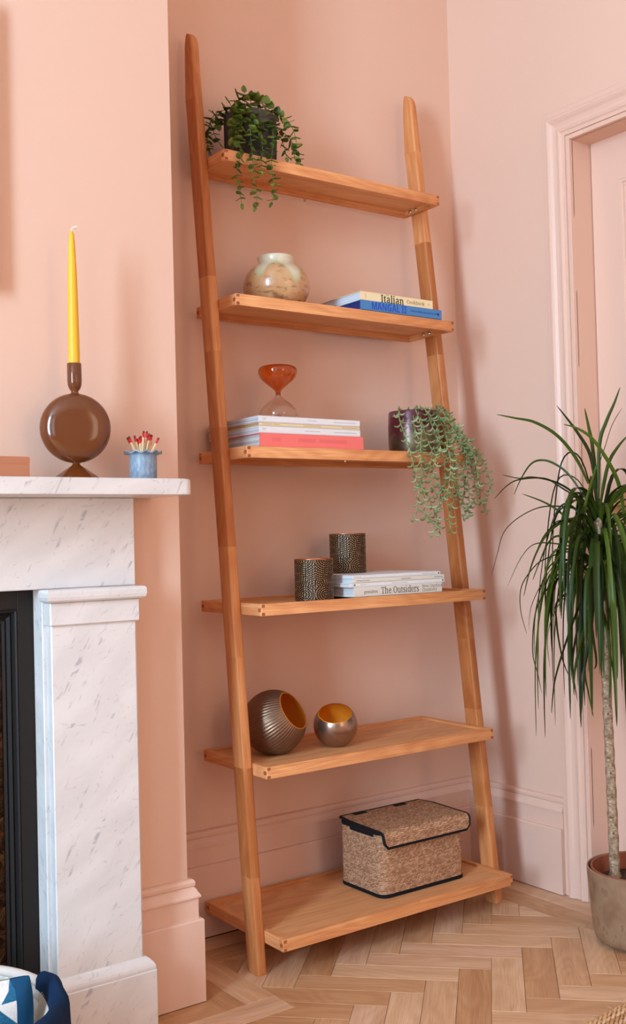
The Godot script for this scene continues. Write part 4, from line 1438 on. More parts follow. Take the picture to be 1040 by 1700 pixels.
func bowl(label: String, c: Vector3, r: float, dist: float, axis: Vector3, rib: Array, flat: float, m: Material, inm: Material, called: String) -> void:
	var base := c - V(0, flat, 0)
	var t := thing(called, label, "candle holder", base)
	var pr := []
	var a0 := acos(dist / r)
	for i in 33:
		var a := PI - (PI - a0) * i / 32.0
		pr.append(Vector2(r * sin(a), r * cos(a)))
	pr[0].x = 0.0
	var y := axis.normalized()
	var x := y.cross(V(0.3, 0.1, 1)).normalized()
	var B := Basis(x, y, x.cross(y))
	var b := MB.new()
	b.lathe(pr, 240 if rib.size() else 64, Transform3D(B, c), 60.0, rib)
	# flatten what rests on the shelf
	for i in b.v.size():
		if b.v[i].y < base.y + 0.0006:
			b.v[i].y = base.y + 0.0006
	part("shell", b, m, t, base)
	var ri := r - 0.0016
	var inn := []
	var d2 := dist
	inn.append(Vector2(sqrt(r * r - dist * dist), d2))
	inn.append(Vector2(sqrt(ri * ri - dist * dist), d2 - 0.0002))
	for i in 25:
		var a := acos(dist / ri) + (PI - acos(dist / ri)) * i / 24.0
		inn.append(Vector2(maxf(0.0, ri * sin(a)), ri * cos(a)))
	inn[inn.size() - 1].x = 0.0
	b = MB.new()
	b.lathe(inn, 64, Transform3D(B, c), 60.0)
	for i in b.v.size():
		if b.v[i].y < base.y + 0.002:
			b.v[i].y = base.y + 0.002
		b.n[i] = (c - b.v[i]).normalized()
	for i in range(0, b.v.size(), 3):
		if (b.v[i + 1] - b.v[i]).cross(b.v[i + 2] - b.v[i]).dot(b.n[i]) > 0.0:
			var sv := b.v[i + 1]
			b.v[i + 1] = b.v[i + 2]
			b.v[i + 2] = sv
			var sn := b.n[i + 1]
			b.n[i + 1] = b.n[i + 2]
			b.n[i + 2] = sn
	part("gold_lining", b, inm, t, base)

func bowls(y0: float) -> void:
	var gold := mat(c8(232, 140, 30), 0.45, 0.35)
	var bronze := mat(c8(132, 104, 84), 0.36, 0.8)
	var steel := mat(c8(164, 136, 118), 0.25, 0.9)
	var R := V(0.81164848, -0.02578933, 0.5835766)
	var U := V(0.00656841, 0.99936473, 0.03502833)
	var F := V(0.58410923, 0.02459752, -0.81130227)
	bowl("large dark bronze globe holder with wavy grooves and a tilted gold opening", V(0.1135, y0 + 0.0748, 0.172), 0.0775, 0.0602, R * 0.767 + U * 0.536 - F * 0.354, [0.007, 62.0, 1.4, 34.0], 0.0748, bronze, gold, "globe_candle_holder")
	bowl("small smooth metal globe holder with a gold inside", V(0.2795, y0 + 0.0515, 0.196), 0.0548, 0.0352, R * -0.04 + U * 0.90 - F * 0.43, [], 0.0515, steel, gold, "globe_candle_holder")

func hamper(y0: float) -> void:
	var c := V(0.475, y0, 0.205)
	var t := thing("storage_basket", "woven seagrass storage basket with a black-edged lid on the bottom shelf", "basket", c)
	var wv := weave_mat(Color(0.62, 0.40, 0.27), Color(1.0, 0.80, 0.65), 30, 22, Vector3(8.6, 8.6, 1), 0.35, 0.8)
	var wv2 := weave_mat(Color(0.60, 0.39, 0.26), Color(1.0, 0.80, 0.65), 34, 22, Vector3(7.0, 7.0, 1), 0.35, 1.0)
	var trim := mat(c8(24, 23, 24), 0.75, 0.0, 0.3)
	var x0 := 0.338
	var x1 := 0.6135
	var z0 := 0.118
	var z1 := 0.2925
	var h := 0.158
	var Y := Vector3.UP
	var b := MB.new()
	var pl := rrect(x0, z0, x1, z1, 0.024, 6)
	b.sweep([pl], [[V(0, y0 + 0.004, 0), V(1, 0, 0), V(0, 0, 1)], [V(0, y0 + h, 0), V(1, 0, 0), V(0, 0, 1)]], 40.0)
	for i in b.uv.size():
		b.uv[i] = Vector2(b.uv[i].y, b.uv[i].x)
	part("body", b, wv, t, c)
	# piping round the foot and the mouth
	for q in [[y0 + 0.0005, y0 + 0.0095, 0.0018], [y0 + h - 0.006, y0 + h + 0.002, 0.0014]]:
		b = MB.new()
		var o := MB.inset(pl, -q[2])
		b.sweep([MB.inset(pl, -q[2] * 0.3), o, o, MB.inset(pl, -q[2] * 0.3)], [[V(0, q[0], 0), V(1, 0, 0), V(0, 0, 1)], [V(0, q[0] + 0.0015, 0), V(1, 0, 0), V(0, 0, 1)], [V(0, q[1] - 0.0015, 0), V(1, 0, 0), V(0, 0, 1)], [V(0, q[1], 0), V(1, 0, 0), V(0, 0, 1)]], 40.0)
		part("piping", b, trim, t, c)
	# lid: flat top that folds over the front as a flap
	var th := 0.005
	var top := y0 + h + 0.0065
	var path := []   # (z, y) of the lid's middle, from the hinge to the flap edge
	path.append(Vector2(z0 + 0.001, top + 0.001))
	path.append(Vector2(z0 + 0.05, top + 0.0005))
	path.append(Vector2(z1 - 0.010, top - 0.003))
	for k in 7:
		var a := PI / 2 - (PI / 2 - 0.05) * k / 6.0
		path.append(Vector2(z1 + 0.0005 + 0.0105 * cos(a), top - 0.0135 + 0.0105 * sin(a)))
	path.append(Vector2(z1 + 0.0130, top - 0.028))
	path.append(Vector2(z1 + 0.0128, top - 0.0385))
	var lx0 := x0 - 0.003
	var lx1 := x1 + 0.006
	# half widths narrow at the flap's rounded corners
	var secs := []
	for i in path.size():
		var cut := 0.0
		if i == 0: cut = 0.010
		if i == path.size() - 1: cut = 0.012
		if i == path.size() - 2: cut = 0.002
		secs.append([lx0 + cut, lx1 - cut])
	b = MB.new()
	var ul := 0.0
	for i in path.size() - 1:
		var p: Vector2 = path[i]
		var q: Vector2 = path[i + 1]
		var d := (q - p).normalized()
		var nn := V(0, d.x, -d.y)
		if nn.y < -0.1 or (absf(nn.y) < 0.1 and nn.z < 0): nn = -nn
		var d0: Vector2 = (path[i] - path[max(i - 1, 0)]).normalized() if i > 0 else d
		var d2: Vector2 = (path[min(i + 2, path.size() - 1)] - q).normalized() if i < path.size() - 2 else d
		var na := (V(0, d0.x, -d0.y) + V(0, d.x, -d.y)).normalized()
		var nb := (V(0, d2.x, -d2.y) + V(0, d.x, -d.y)).normalized()
		var u2 := ul + (q - p).length()
		for s in 2:
			var sg := 1.0 if s == 0 else -1.0
			var oa := na * th * 0.5 * sg
			var ob := nb * th * 0.5 * sg
			var A := V(secs[i][0], p.y, p.x) + oa
			var Bq := V(secs[i][1], p.y, p.x) + oa
			var C := V(secs[i + 1][1], q.y, q.x) + ob
			var D := V(secs[i + 1][0], q.y, q.x) + ob
			b.tri(A, Bq, C, na * sg, na * sg, nb * sg, Vector2(A.x, ul), Vector2(Bq.x, ul), Vector2(C.x, u2))
			b.tri(A, C, D, na * sg, nb * sg, nb * sg, Vector2(A.x, ul), Vector2(C.x, u2), Vector2(D.x, u2))
		ul = u2
	var lid := part("lid", b, wv2, t, c)
	# black binding along all edges of the lid
	var loop := []
	for i in path.size():
		loop.append(V(secs[i][0], path[i].y, path[i].x))
	for i in path.size():
		var j := path.size() - 1 - i
		loop.append(V(secs[j][1], path[j].y, path[j].x))
	loop.append(loop[0])
	var rad := []
	for i in loop.size(): rad.append(0.0040)
	b = MB.new()
	b.tube(loop, rad, 8, false)
	part("binding", b, trim, lid, c)
	# two hinge tabs, and the grip slot in the side
	for x in [0.40, 0.535]:
		b = MB.new()
		b.box(V(x - 0.020, top + 0.0022, z0 - 0.002), V(x + 0.020, top + 0.0046, z0 + 0.020), 0.0008)
		part("hinge_tab", b, trim, lid, c)
	b = MB.new()
	b.sweep([rrect(y0 + h - 0.0125, 0.168, y0 + h - 0.003, 0.262, 0.003)], [[V(x0 + 0.001, 0, 0), V(0, 1, 0), V(0, 0, 1)], [V(x0 - 0.0012, 0, 0), V(0, 1, 0), V(0, 0, 1)]])
	part("grip", b, trim, t, c)

# ---------------------------------------------------------------- things on the mantel
func mantel_things() -> void:
	var y0 := 1.0907
	# candle holder: foot, thin waist, disc, cup
	var c := V(-0.478, y0, 0.40)
	var t := thing("candle_holder", "glossy brown candle holder with a round disc body on the mantel", "candle holder", c)
	var br := mat(c8(104, 50, 16), 0.16, 0.0, 0.5)
	br.clearcoat_enabled = true
	br.clearcoat = 0.25
	br.clearcoat_roughness = 0.06
	var b := MB.new()
	b.lathe([Vector2(0, 0.0005), Vector2(0.046, 0.0005), Vector2(0.047, 0.002), Vector2(0.044, 0.0045), Vector2(0.0285, 0.0155), Vector2(0.014, 0.0255), Vector2(0.0085, 0.0290), Vector2(0.0068, 0.0315), Vector2(0.0085, 0.0350), Vector2(0.006, 0.037), Vector2(0, 0.038)], 40, Transform3D(Basis(), c), 50.0)
	part("foot", b, br, t, c)
	b = MB.new()
	var pr := []
	for i in 25:
		var a := PI * i / 24.0 - PI / 2
		var r := 0.0675 * pow(maxf(0.0, cos(a)), 0.50)
		pr.append(Vector2(maxf(0.0, r), 0.027 * sin(a)))
	pr[0].x = 0.0; pr[24].x = 0.0
	var fw := V(-0.30, 0, 0.954).normalized()
	b.lathe(pr, 72, Transform3D(Basis(fw.cross(V(0, 1, 0)) * -1.0, fw, V(0, 1, 0)), c + V(0, 0.1005, 0)), 80.0)
	part("disc", b, br, t, c)
	b = MB.new()
	b.lathe([Vector2(0.0105, 0.1655), Vector2(0.0072, 0.1690), Vector2(0.0068, 0.1715), Vector2(0.0105, 0.1765), Vector2(0.0132, 0.1835), Vector2(0.0139, 0.1920), Vector2(0.0139, 0.2250), Vector2(0.0132, 0.2258), Vector2(0.0122, 0.2250), Vector2(0.0120, 0.2150), Vector2(0, 0.2145)], 36, Transform3D(Basis(), c), 50.0)
	part("cup", b, br, t, c)
	var cc := c + V(0, 0.215, 0)
	t = thing("taper_candle", "tall yellow taper candle standing in the brown holder", "candle", cc)
	var yl := mat(c8(232, 178, 44), 0.42, 0.0, 0.45)
	yl.subsurf_scatter_enabled = true
	yl.subsurf_scatter_strength = 0.25
	b = MB.new()
	b.lathe([Vector2(0, 0.0), Vector2(0.0110, 0.0), Vector2(0.0112, 0.012), Vector2(0.0105, 0.08), Vector2(0.0088, 0.18), Vector2(0.0062, 0.245), Vector2(0.0047, 0.2615), Vector2(0.0030, 0.267), Vector2(0, 0.2690)], 28, Transform3D(Basis(), cc), 50.0)
	part("wax", b, yl, t, cc)
	b = MB.new()
	b.tube(bez([cc + V(0, 0.266, 0), cc + V(0.0006, 0.272, 0), cc + V(0.004, 0.2755, 0), cc + V(0.010, 0.277, 0)], 4), [0.0010, 0.0010, 0.0010, 0.0010, 0.0010, 0.0010, 0.0012, 0.0013, 0.0015, 0.0018, 0.0022, 0.0026, 0.0028], 7)
	part("wick", b, mat(c8(244, 236, 224), 0.8), t, cc)
	# ruffled cup and matches
	c = V(-0.335, y0, 0.40)
	t = thing("cup", "small blue ceramic cup with a ruffled rim holding matches on the mantel", "cup", c)
	var nb := noise_bytes(128, 128, 0.06, 3, 91)
	var by := PackedByteArray(); by.resize(128 * 128 * 3)
	for i in 128 * 128:
		var q := Color(0.44, 0.49, 0.57).lerp(Color(0.63, 0.67, 0.71), nb[i] / 255.0)
		by[i * 3] = int(q.r * 255); by[i * 3 + 1] = int(q.g * 255); by[i * 3 + 2] = int(q.b * 255)
	var cm := mat(Color.WHITE, 0.4, 0.0, 0.5)
	cm.albedo_texture = tex_from(128, 128, by)
	cm.uv1_scale = Vector3(3, 1, 1)
	b = MB.new()
	b.lathe([Vector2(0, 0.0006), Vector2(0.0258, 0.0006), Vector2(0.0272, 0.002), Vector2(0.0274, 0.052), Vector2(0.0250, 0.056), Vector2(0.0238, 0.052), Vector2(0.0232, 0.006), Vector2(0, 0.006)], 40, Transform3D(Basis(), c), 50.0)
	part("body", b, cm, t, c)
	b = MB.new()
	var N := 120
	for i in N:
		var a := []
		for k in 2:
			var th := TAU * (i + k) / N
			var w := 0.0024 * sin(th * 11.0)
			a.append([V(0.0240 * cos(th), 0.0545, 0.0240 * sin(th)), V(0.0305 * cos(th), 0.0560 + w * 0.5, 0.0305 * sin(th)), V((0.0378 + 0.0006 * sin(th * 11.0)) * cos(th), 0.0570 + w, (0.0378 + 0.0006 * sin(th * 11.0)) * sin(th))])
		for j in 2:
			for s in 2:
				var o := c + V(0, 0.0012 if s == 0 else -0.0012, 0)
				var p0: Vector3 = a[0][j] + o
				var p1: Vector3 = a[1][j] + o
				var p2: Vector3 = a[1][j + 1] + o
				var p3: Vector3 = a[0][j + 1] + o
				var nn := (p2 - p0).cross(p3 - p1).normalized()
				if (nn.y < 0.0) == (s == 0): nn = -nn
				b.quad(p0, p1, p2, p3, nn, Vector2(float(i) / N, 0.5), Vector2(float(i) / N, 0.5), Vector2(float(i) / N, 0.6), Vector2(float(i) / N, 0.6))
		var e0: Vector3 = a[0][2] + c
		var e1: Vector3 = a[1][2] + c
		b.quad(e0 + V(0, 0.0012, 0), e1 + V(0, 0.0012, 0), e1 - V(0, 0.0012, 0), e0 - V(0, 0.0012, 0), V(e0.x - c.x, 0, e0.z - c.z).normalized())
	part("ruffled_rim", b, cm, t, c)
	var wood_m := mat(c8(240, 208, 164), 0.7)
	var red := mat(c8(222, 42, 36), 0.5)
	var tip := mat(c8(116, 18, 36), 0.55)
	var first: Node3D
	# foot in the cup, lean, height of the head above the cup's floor
	var ms := [[-0.55, 0.080], [-0.45, 0.0795], [-0.30, 0.0825], [-0.20, 0.079], [-0.12, 0.0905], [-0.05, 0.080], [0.03, 0.078], [0.10, 0.0915], [0.16, 0.085], [0.22, 0.0835], [0.28, 0.0885], [0.34, 0.083], [0.42, 0.0865], [0.52, 0.079], [-0.38, 0.076], [-0.16, 0.077], [0.07, 0.077], [0.26, 0.0765], [0.47, 0.0765], [-0.02, 0.083]]
	for i in ms.size():
		var q: Array = ms[i]
		var zz := rng.randf_range(-0.35, 0.35)
		var top := V(0.0335 * q[0] / 0.55, q[1] + 0.0085, 0.020 * zz / 0.35)
		var foot := V(-0.008 * q[0] / 0.55, 0.0068, -0.012 * zz / 0.35)
		var o: Node3D
		if i == 0:
			o = thing("match", "pale wooden match with a red and maroon head standing in the blue cup", "match", Vector3.ZERO, "matches in the blue cup")
			b = MB.new()
			b.box(V(-0.0016, 0, -0.0016), V(0.0016, 0.068, 0.0016), 0.0002, 1)
			part("stick", b, wood_m, o)
			b = MB.new()
			b.box(V(-0.0019, 0.0645, -0.0019), V(0.0019, 0.0728, 0.0019), 0.0004, 1)
			part("red_head", b, red, o)
			b = MB.new()
			b.lathe([Vector2(0, 0.0722), Vector2(0.0019, 0.0724), Vector2(0.0023, 0.0738), Vector2(0.0022, 0.0758), Vector2(0.0012, 0.0772), Vector2(0, 0.0775)], 12, Transform3D(), 60.0)
			part("tip", b, tip, o)
			first = o
		else:
			o = first.duplicate()
			o.name = numbered("match")
			o.set_meta("label", "pale wooden match with a red and maroon head standing in the blue cup")
			add_child(o, true)
		match i:
			0: o.set_meta("label", "leftmost wooden match, leaning furthest to the left out of the blue cup")
			4: o.set_meta("label", "tall wooden match standing up highest in the left half of the blue cup")
			7: o.set_meta("label", "tallest wooden match, right of centre in the blue cup")
			13: o.set_meta("label", "rightmost wooden match, leaning furthest to the right out of the blue cup")
		var yv := (top - foot).normalized()
		var xv := yv.cross(V(0.2, 0, 1)).normalized()
		o.transform = Transform3D(Basis(xv, yv, xv.cross(yv)), c + top - yv * 0.0775)
	# card box at the left
	c = V(-0.70, y0, 0.42)
	t = thing("keepsake_box", "low terracotta box with rounded corners at the left of the mantel", "box", c)
	b = MB.new()
	b.sweep([rrect(-0.815, y0 + 0.0005, -0.5865, y0 + 0.0395, 0.004)], [[V(0, 0, 0.395), V(1, 0, 0), V(0, 1, 0)], [V(0, 0, 0.44), V(1, 0, 0), V(0, 1, 0)]], 40.0)
	part("body", b, mat(c8(184, 114, 80), 0.65), t, c)
	b = MB.new()
	b.sweep([rrect(-0.8155, y0 + 0.0270, -0.586, y0 + 0.0400, 0.004)], [[V(0, 0, 0.3945), V(1, 0, 0), V(0, 1, 0)], [V(0, 0, 0.4405), V(1, 0, 0), V(0, 1, 0)]], 40.0)
	part("lid", b, mat(c8(184, 114, 80), 0.65), t, c)
	# framed picture whose edge shades the wall at the left
	c = V(-0.90, 1.46, 0.33)
	t = thing("picture_frame", "slim wooden picture frame hanging above the left part of the mantel", "picture", c)
	b = MB.new()
	for q in [[V(-1.20, 1.46, 0.3155), V(-1.175, 2.02, 0.345)], [V(-0.639, 1.46, 0.3155), V(-0.614, 2.02, 0.345)], [V(-1.175, 1.46, 0.3155), V(-0.639, 1.485, 0.345)], [V(-1.175, 1.995, 0.3155), V(-0.639, 2.02, 0.345)]]:
		b.box(q[0], q[1], 0.001, 0)
	part("frame", b, M.rail[1], t, c)
	b = MB.new()
	b.box(V(-1.176, 1.484, 0.317), V(-0.638, 1.996, 0.325), 0.0)
	part("mount", b, mat(c8(236, 230, 218), 0.8), t, c)

# ---------------------------------------------------------------- things on the floor
func blade(pts: Array, hw: float, roll: float, face := Vector3.UP) -> MB:
	# arching strap leaf folded along its midrib
	var b := MB.new()
	var p := bez(pts, 5)
	var m := p.size()
	var L := []
	var prev := Vector3.ZERO
	for i in m:
		var d: Vector3 = (p[min(i + 1, m - 1)] - p[max(i - 1, 0)]).normalized()
		var s := d.cross(face)
		if prev != Vector3.ZERO:
			s = prev - d * prev.dot(d)      # carry the last side along, so that the blade does not flip
		else:
			if s.length() < 0.15:
				s = V(0.81, 0, 0.58)
			s = s.normalized().rotated(d, roll)
		s = s.normalized()
		prev = s
		var u := s.cross(d).normalized()
		var t := float(i) / (m - 1)
		var w := hw * (0.55 + 0.45 * minf(1.0, t * 5.0)) * pow(maxf(0.0, 1.0 - pow(t, 2.6)), 0.8) + 0.0003
		L.append([p[i] - s * w + u * w * 0.35, p[i], p[i] + s * w + u * w * 0.35, u, s])
	for i in m - 1:
		for j in 2:
			for f in 2:
				var o: Vector3 = L[i][3] * (0.0004 if f == 0 else -0.0004)
				var sg := 1.0 if f == 0 else -1.0
				var n0: Vector3 = (L[i][3] + L[i][4] * (0.33 if j == 0 else -0.33)).normalized() * sg
				var n1: Vector3 = (L[i + 1][3] + L[i + 1][4] * (0.33 if j == 0 else -0.33)).normalized() * sg
				b.tri(L[i][j] + o, L[i][j + 1] + o, L[i + 1][j + 1] + o, n0, n0, n1)
				b.tri(L[i][j] + o, L[i + 1][j + 1] + o, L[i + 1][j] + o, n0, n1, n1)
	return b

func floor_things() -> void:
	# dracaena
	var c := V(0.792, 0, 0.705)
	var t := thing("potted_dracaena", "tall dracaena with drooping strap leaves in a glazed grey pot by the door", "potted plant", c)
	var nb := noise_bytes(256, 256, 0.03, 4, 101)
	var by := PackedByteArray(); by.resize(256 * 256 * 3)
	for i in 256 * 256:
		var n := nb[i] / 255.0
		var q := Color(0.52, 0.39, 0.295).lerp(Color(0.64, 0.505, 0.40), n)
		if n > 0.78: q = q.lerp(Color(0.36, 0.27, 0.20), 0.3)
		by[i * 3] = int(q.r * 255); by[i * 3 + 1] = int(q.g * 255); by[i * 3 + 2] = int(q.b * 255)
	var pm := mat(Color.WHITE, 0.24, 0.0, 0.55)
	pm.albedo_texture = tex_from(256, 256, by)
	pm.uv1_scale = Vector3(2, 1, 1)
	var b := MB.new()
	b.lathe([Vector2(0, 0.001), Vector2(0.096, 0.001), Vector2(0.0985, 0.0065), Vector2(0.1075, 0.0085), Vector2(0.1130, 0.014), Vector2(0.1170, 0.03), Vector2(0.1225, 0.09), Vector2(0.1280, 0.166), Vector2(0.1275, 0.1735), Vector2(0.1245, 0.1745), Vector2(0.1225, 0.171), Vector2(0.117, 0.09), Vector2(0.10, 0.02), Vector2(0, 0.02)], 72, Transform3D(Basis(), c), 50.0)
	part("pot", b, pm, t, c)
	b = MB.new()
	b.lathe([Vector2(0.105, 0.05), Vector2(0.1165, 0.1595), Vector2(0.1190, 0.1600), Vector2(0.1190, 0.1730), Vector2(0.1170, 0.1745), Vector2(0.1145, 0.1735), Vector2(0.1125, 0.14), Vector2(0.1090, 0.12)], 64, Transform3D(Basis(), c), 40.0)
	part("inner_pot", b, mat(c8(156, 82, 56), 0.5), t, c)
	b = MB.new()
	var rg := 10
	for i in rg:
		for k in 32:
			var P := []
			for q in [[i, k], [i + 1, k], [i + 1, k + 1], [i, k + 1]]:
				var r: float = 0.1125 * q[0] / rg
				var a: float = TAU * (q[1] % 32) / 32.0
				var hh: float = 0.138 + 0.008 * sin(a * 3.0 + r * 90.0) * sin(r * 160.0 + a) + 0.004 * sin(a * 11.0 + r * 300.0)
				P.append(c + V(r * cos(a), hh if q[0] < rg else 0.136, r * sin(a)))
			var nn: Vector3 = (P[2] - P[0]).cross(P[3] - P[1])
			if nn.length() < 1e-10: nn = V(0, 1, 0)
			nn = nn.normalized()
			if nn.y < 0: nn = -nn
			b.quad(P[0], P[1], P[2], P[3], nn)
	part("soil", b, mat(c8(70, 46, 32), 0.95), t, c)
	# ringed cane
	var W := 128
	var bb := PackedByteArray(); bb.resize(W * W * 3)
	var n2 := noise_bytes(W, W, 0.05, 3, 107)
	for y in W:
		for x in W:
			var n := n2[y * W + x] / 255.0
			var ring := fposmod(x / 16.0 + n * 2.2 + 0.12 * sin(y * TAU / W * 2.0), 1.0)
			var q := Color(0.50, 0.38, 0.29).lerp(Color(0.78, 0.68, 0.57), clampf(n * 1.2 - 0.1 + ring * 0.2, 0, 1))
			if ring < 0.14: q = q.lerp(Color(0.34, 0.22, 0.15), 0.55)
			var o: int = (y * W + x) * 3
			bb[o] = int(q.r * 255); bb[o + 1] = int(q.g * 255); bb[o + 2] = int(q.b * 255)
	var tm := mat(Color.WHITE, 0.85, 0.0, 0.25)
	tm.albedo_texture = tex_from(W, W, bb)
	tm.uv1_scale = Vector3(7, 20, 1)
	var cane := bez([V(0.776, 0.13, 0.638), V(0.784, 0.357, 0.628), V(0.779, 0.576, 0.628), V(0.772, 0.795, 0.628), V(0.765, 1.0, 0.63)], 14)
	var rad := []
	for i in cane.size():
		rad.append(0.0125 - 0.003 * i / cane.size() + 0.0009 * sin(i * 2.1) + (0.004 if i < 2 else 0.0))
	b = MB.new()
	b.tube(cane, rad, 14)
	part("cane", b, tm, t, c)
	var gm := []
	for q in [c8(60, 76, 18), c8(46, 60, 14), c8(76, 92, 28), c8(36, 47, 12)]:
		var m := mat(q, 0.42, 0.0, 0.32)
		m.backlight_enabled = true
		m.backlight = Color(0.09, 0.15, 0.03)
		gm.append(m)
	var dry := mat(c8(196, 140, 104), 0.7)
	var leaves := [
		[0.0036,[V(.748,1.083,.619),V(.716,1.148,.608),V(.674,1.201,.589),V(.628,1.233,.562),V(.590,1.244,.535),V(.553,1.254,.509)]],
		[0.0025,[V(.741,1.047,.614),V(.722,1.106,.581),V(.707,1.135,.550),V(.694,1.146,.521),V(.672,1.137,.505),V(.652,1.101,.489),V(.638,1.063,.478)]],
		[0.0028,[V(.743,1.037,.615),V(.691,1.076,.593),V(.651,1.092,.580),V(.612,1.100,.559),V(.589,1.098,.542),V(.556,1.108,.519)]],
		[0.0017,[V(.747,1.032,.617),V(.706,1.073,.574),V(.680,1.099,.541),V(.633,1.098,.500),V(.607,1.082,.481),V(.584,1.053,.463)]],
		[0.0025,[V(.747,1.013,.617),V(.685,1.027,.597),V(.623,1.027,.577),V(.566,1.004,.560),V(.537,.970,.538),V(.524,.919,.527),V(.512,.868,.517)]],
		[0.0025,[V(.731,.956,.603),V(.717,1.010,.562),V(.692,1.041,.528),V(.646,1.064,.496)]],
		[0.0039,[V(.763,1.070,.630),V(.741,1.151,.633),V(.709,1.209,.620),V(.671,1.272,.594)]],
		[0.0041,[V(.763,1.089,.631),V(.767,1.177,.619),V(.764,1.226,.611),V(.757,1.268,.607)]],
		[0.0041,[V(.767,1.046,.632),V(.770,1.176,.638),V(.784,1.233,.650),V(.800,1.276,.662),V(.811,1.314,.672)]],
		[0.0014,[V(.763,1.109,.631),V(.806,1.168,.623),V(.836,1.228,.625),V(.855,1.269,.641)]],
		[0.0041,[V(.819,.982,.668),V(.777,1.067,.689),V(.726,1.122,.703),V(.677,1.182,.694),V(.647,1.208,.674),V(.622,1.218,.656)]],
		[0.0039,[V(.771,1.031,.634),V(.765,1.125,.666),V(.774,1.167,.690),V(.793,1.194,.705)]],
		[0.0025,[V(.739,.922,.608),V(.669,.938,.589),V(.604,.940,.573),V(.577,.908,.552),V(.549,.840,.531)]],
		[0.0030,[V(.747,1.003,.616),V(.682,.995,.604),V(.626,.967,.597),V(.592,.921,.589),V(.577,.870,.576),V(.567,.819,.567)]],
		[0.0025,[V(.750,.888,.615),V(.714,.923,.605),V(.674,.957,.592),V(.646,.944,.579),V(.626,.892,.563),V(.614,.854,.553)]],
		[0.0025,[V(.735,.898,.604),V(.657,.896,.598),V(.596,.851,.601),V(.573,.792,.583),V(.569,.740,.578)]],
		[0.0033,[V(.746,.874,.612),V(.684,.876,.592),V(.634,.830,.579),V(.597,.776,.575),V(.591,.687,.568),V(.600,.635,.573),V(.607,.588,.577)]],
		[0.0025,[V(.746,.840,.611),V(.668,.820,.616),V(.603,.782,.629),V(.589,.723,.617),V(.592,.653,.618)]],
		[0.0036,[V(.750,.840,.613),V(.675,.773,.632),V(.602,.687,.650),V(.586,.619,.637),V(.580,.550,.630)]],
		[0.0036,[V(.754,.840,.616),V(.702,.772,.645),V(.643,.708,.668),V(.631,.639,.658),V(.630,.589,.655)]],
		[0.0036,[V(.758,.840,.619),V(.707,.725,.645),V(.672,.635,.650),V(.667,.542,.644)]],
		[0.0030,[V(.762,.859,.622),V(.741,.755,.621),V(.744,.659,.629),V(.740,.636,.625)]],
		[0.0022,[V(.746,.840,.611),V(.710,.802,.547),V(.729,.741,.521),V(.740,.652,.527),V(.756,.602,.537)]],
		[0.0041,[V(.754,.888,.618),V(.717,.796,.669),V(.679,.731,.720),V(.683,.663,.720),V(.680,.571,.715)]],
		[0.0044,[V(.809,.896,.657),V(.742,.823,.681),V(.688,.753,.714),V(.695,.661,.716),V(.701,.574,.718)]],
		[0.0041,[V(.824,.886,.668),V(.748,.804,.693),V(.717,.705,.709),V(.720,.621,.708)]],
		[0.0036,[V(.770,.983,.632),V(.750,.936,.665),V(.743,.865,.708),V(.752,.749,.711),V(.751,.609,.706)]],
		[0.0028,[V(.778,.964,.637),V(.774,.944,.675),V(.783,.911,.701),V(.802,.858,.713)]],
		[0.0033,[V(.778,1.012,.639),V(.777,1.048,.689),V(.776,1.066,.713),V(.814,1.074,.741)]],
		[0.0030,[V(.746,.888,.612),V(.746,.864,.587),V(.746,.790,.560),V(.741,.693,.553),V(.742,.605,.552)]],
		[0.0025,[V(.742,.840,.608),V(.762,.741,.562),V(.768,.640,.534),V(.777,.546,.538)]],
		[0.0022,[V(.750,.816,.613),V(.711,.652,.621),V(.705,.583,.635),V(.714,.527,.640)]],
		[0.0014,[V(.739,.946,.609),V(.691,.919,.581),V(.654,.905,.563),V(.626,.887,.550),V(.600,.840,.530),V(.597,.783,.527),V(.609,.726,.533)]],
		[0.0044,[V(.754,.907,.619),V(.705,1.032,.628),V(.681,1.051,.632),V(.668,1.063,.623)]],
		[0.0033,[V(.750,.907,.616),V(.708,1.013,.638),V(.712,1.105,.668),V(.716,1.124,.671)]],
		[0.0025,[V(.747,.984,.616),V(.732,1.024,.587),V(.720,1.035,.561),V(.700,.996,.545),V(.679,.910,.528)]],
		[0.0030,[V(.747,.955,.615),V(.708,.990,.612),V(.658,.990,.601),V(.627,.954,.577),V(.603,.883,.558)]]
	]
	var k := 0
	for q in leaves:
		b = blade(q[1], q[0] * 1.08, rng.randf_range(-0.45, 0.45), V(0.45, 0.62, -0.60).normalized())
		part("leaf", b, gm[rng.randi() % 4], t, c)
		k += 1
	# the rest of the crown: behind, inside and on the far side
	for i in 84:
		var a := rng.randf() * TAU
		var h := 0.78 + 0.22 * rng.randf()
		var up := rng.randf_range(-0.1, 1.0) * (1.0 if h > 0.9 else 0.5)
		var out := V(cos(a), 0, sin(a))
		# the wall and the ladder stop the leaves on that side
		var reach := rng.randf_range(0.10, 0.24)
		if out.z < -0.3 or out.x < -0.5: reach *= 0.7
		if out.x > 0.2: reach = minf(reach, 0.13)
		var p := V(0.772, h, 0.628)
		var rise := 0.06 + 0.16 * maxf(0.0, up) * (0.25 if out.dot(V(-0.58, 0, 0.81)) > 0.35 else 1.0)
		var drop := rng.randf_range(0.06, 0.36)
		var pts := [p, p + out * reach * 0.38 + V(0, rise * 0.75, 0), p + out * reach * 0.8 + V(0, rise * 0.72, 0), p + out * reach * 1.05 + V(0, rise * 0.35 - drop * 0.4, 0), p + out * reach * 1.1 + V(0, rise * 0.2 - drop, 0)]
		b = blade(pts, rng.randf_range(0.0045, 0.0075), rng.randf_range(-0.4, 0.4))
		part("leaf", b, gm[rng.randi() % 4], t, c)
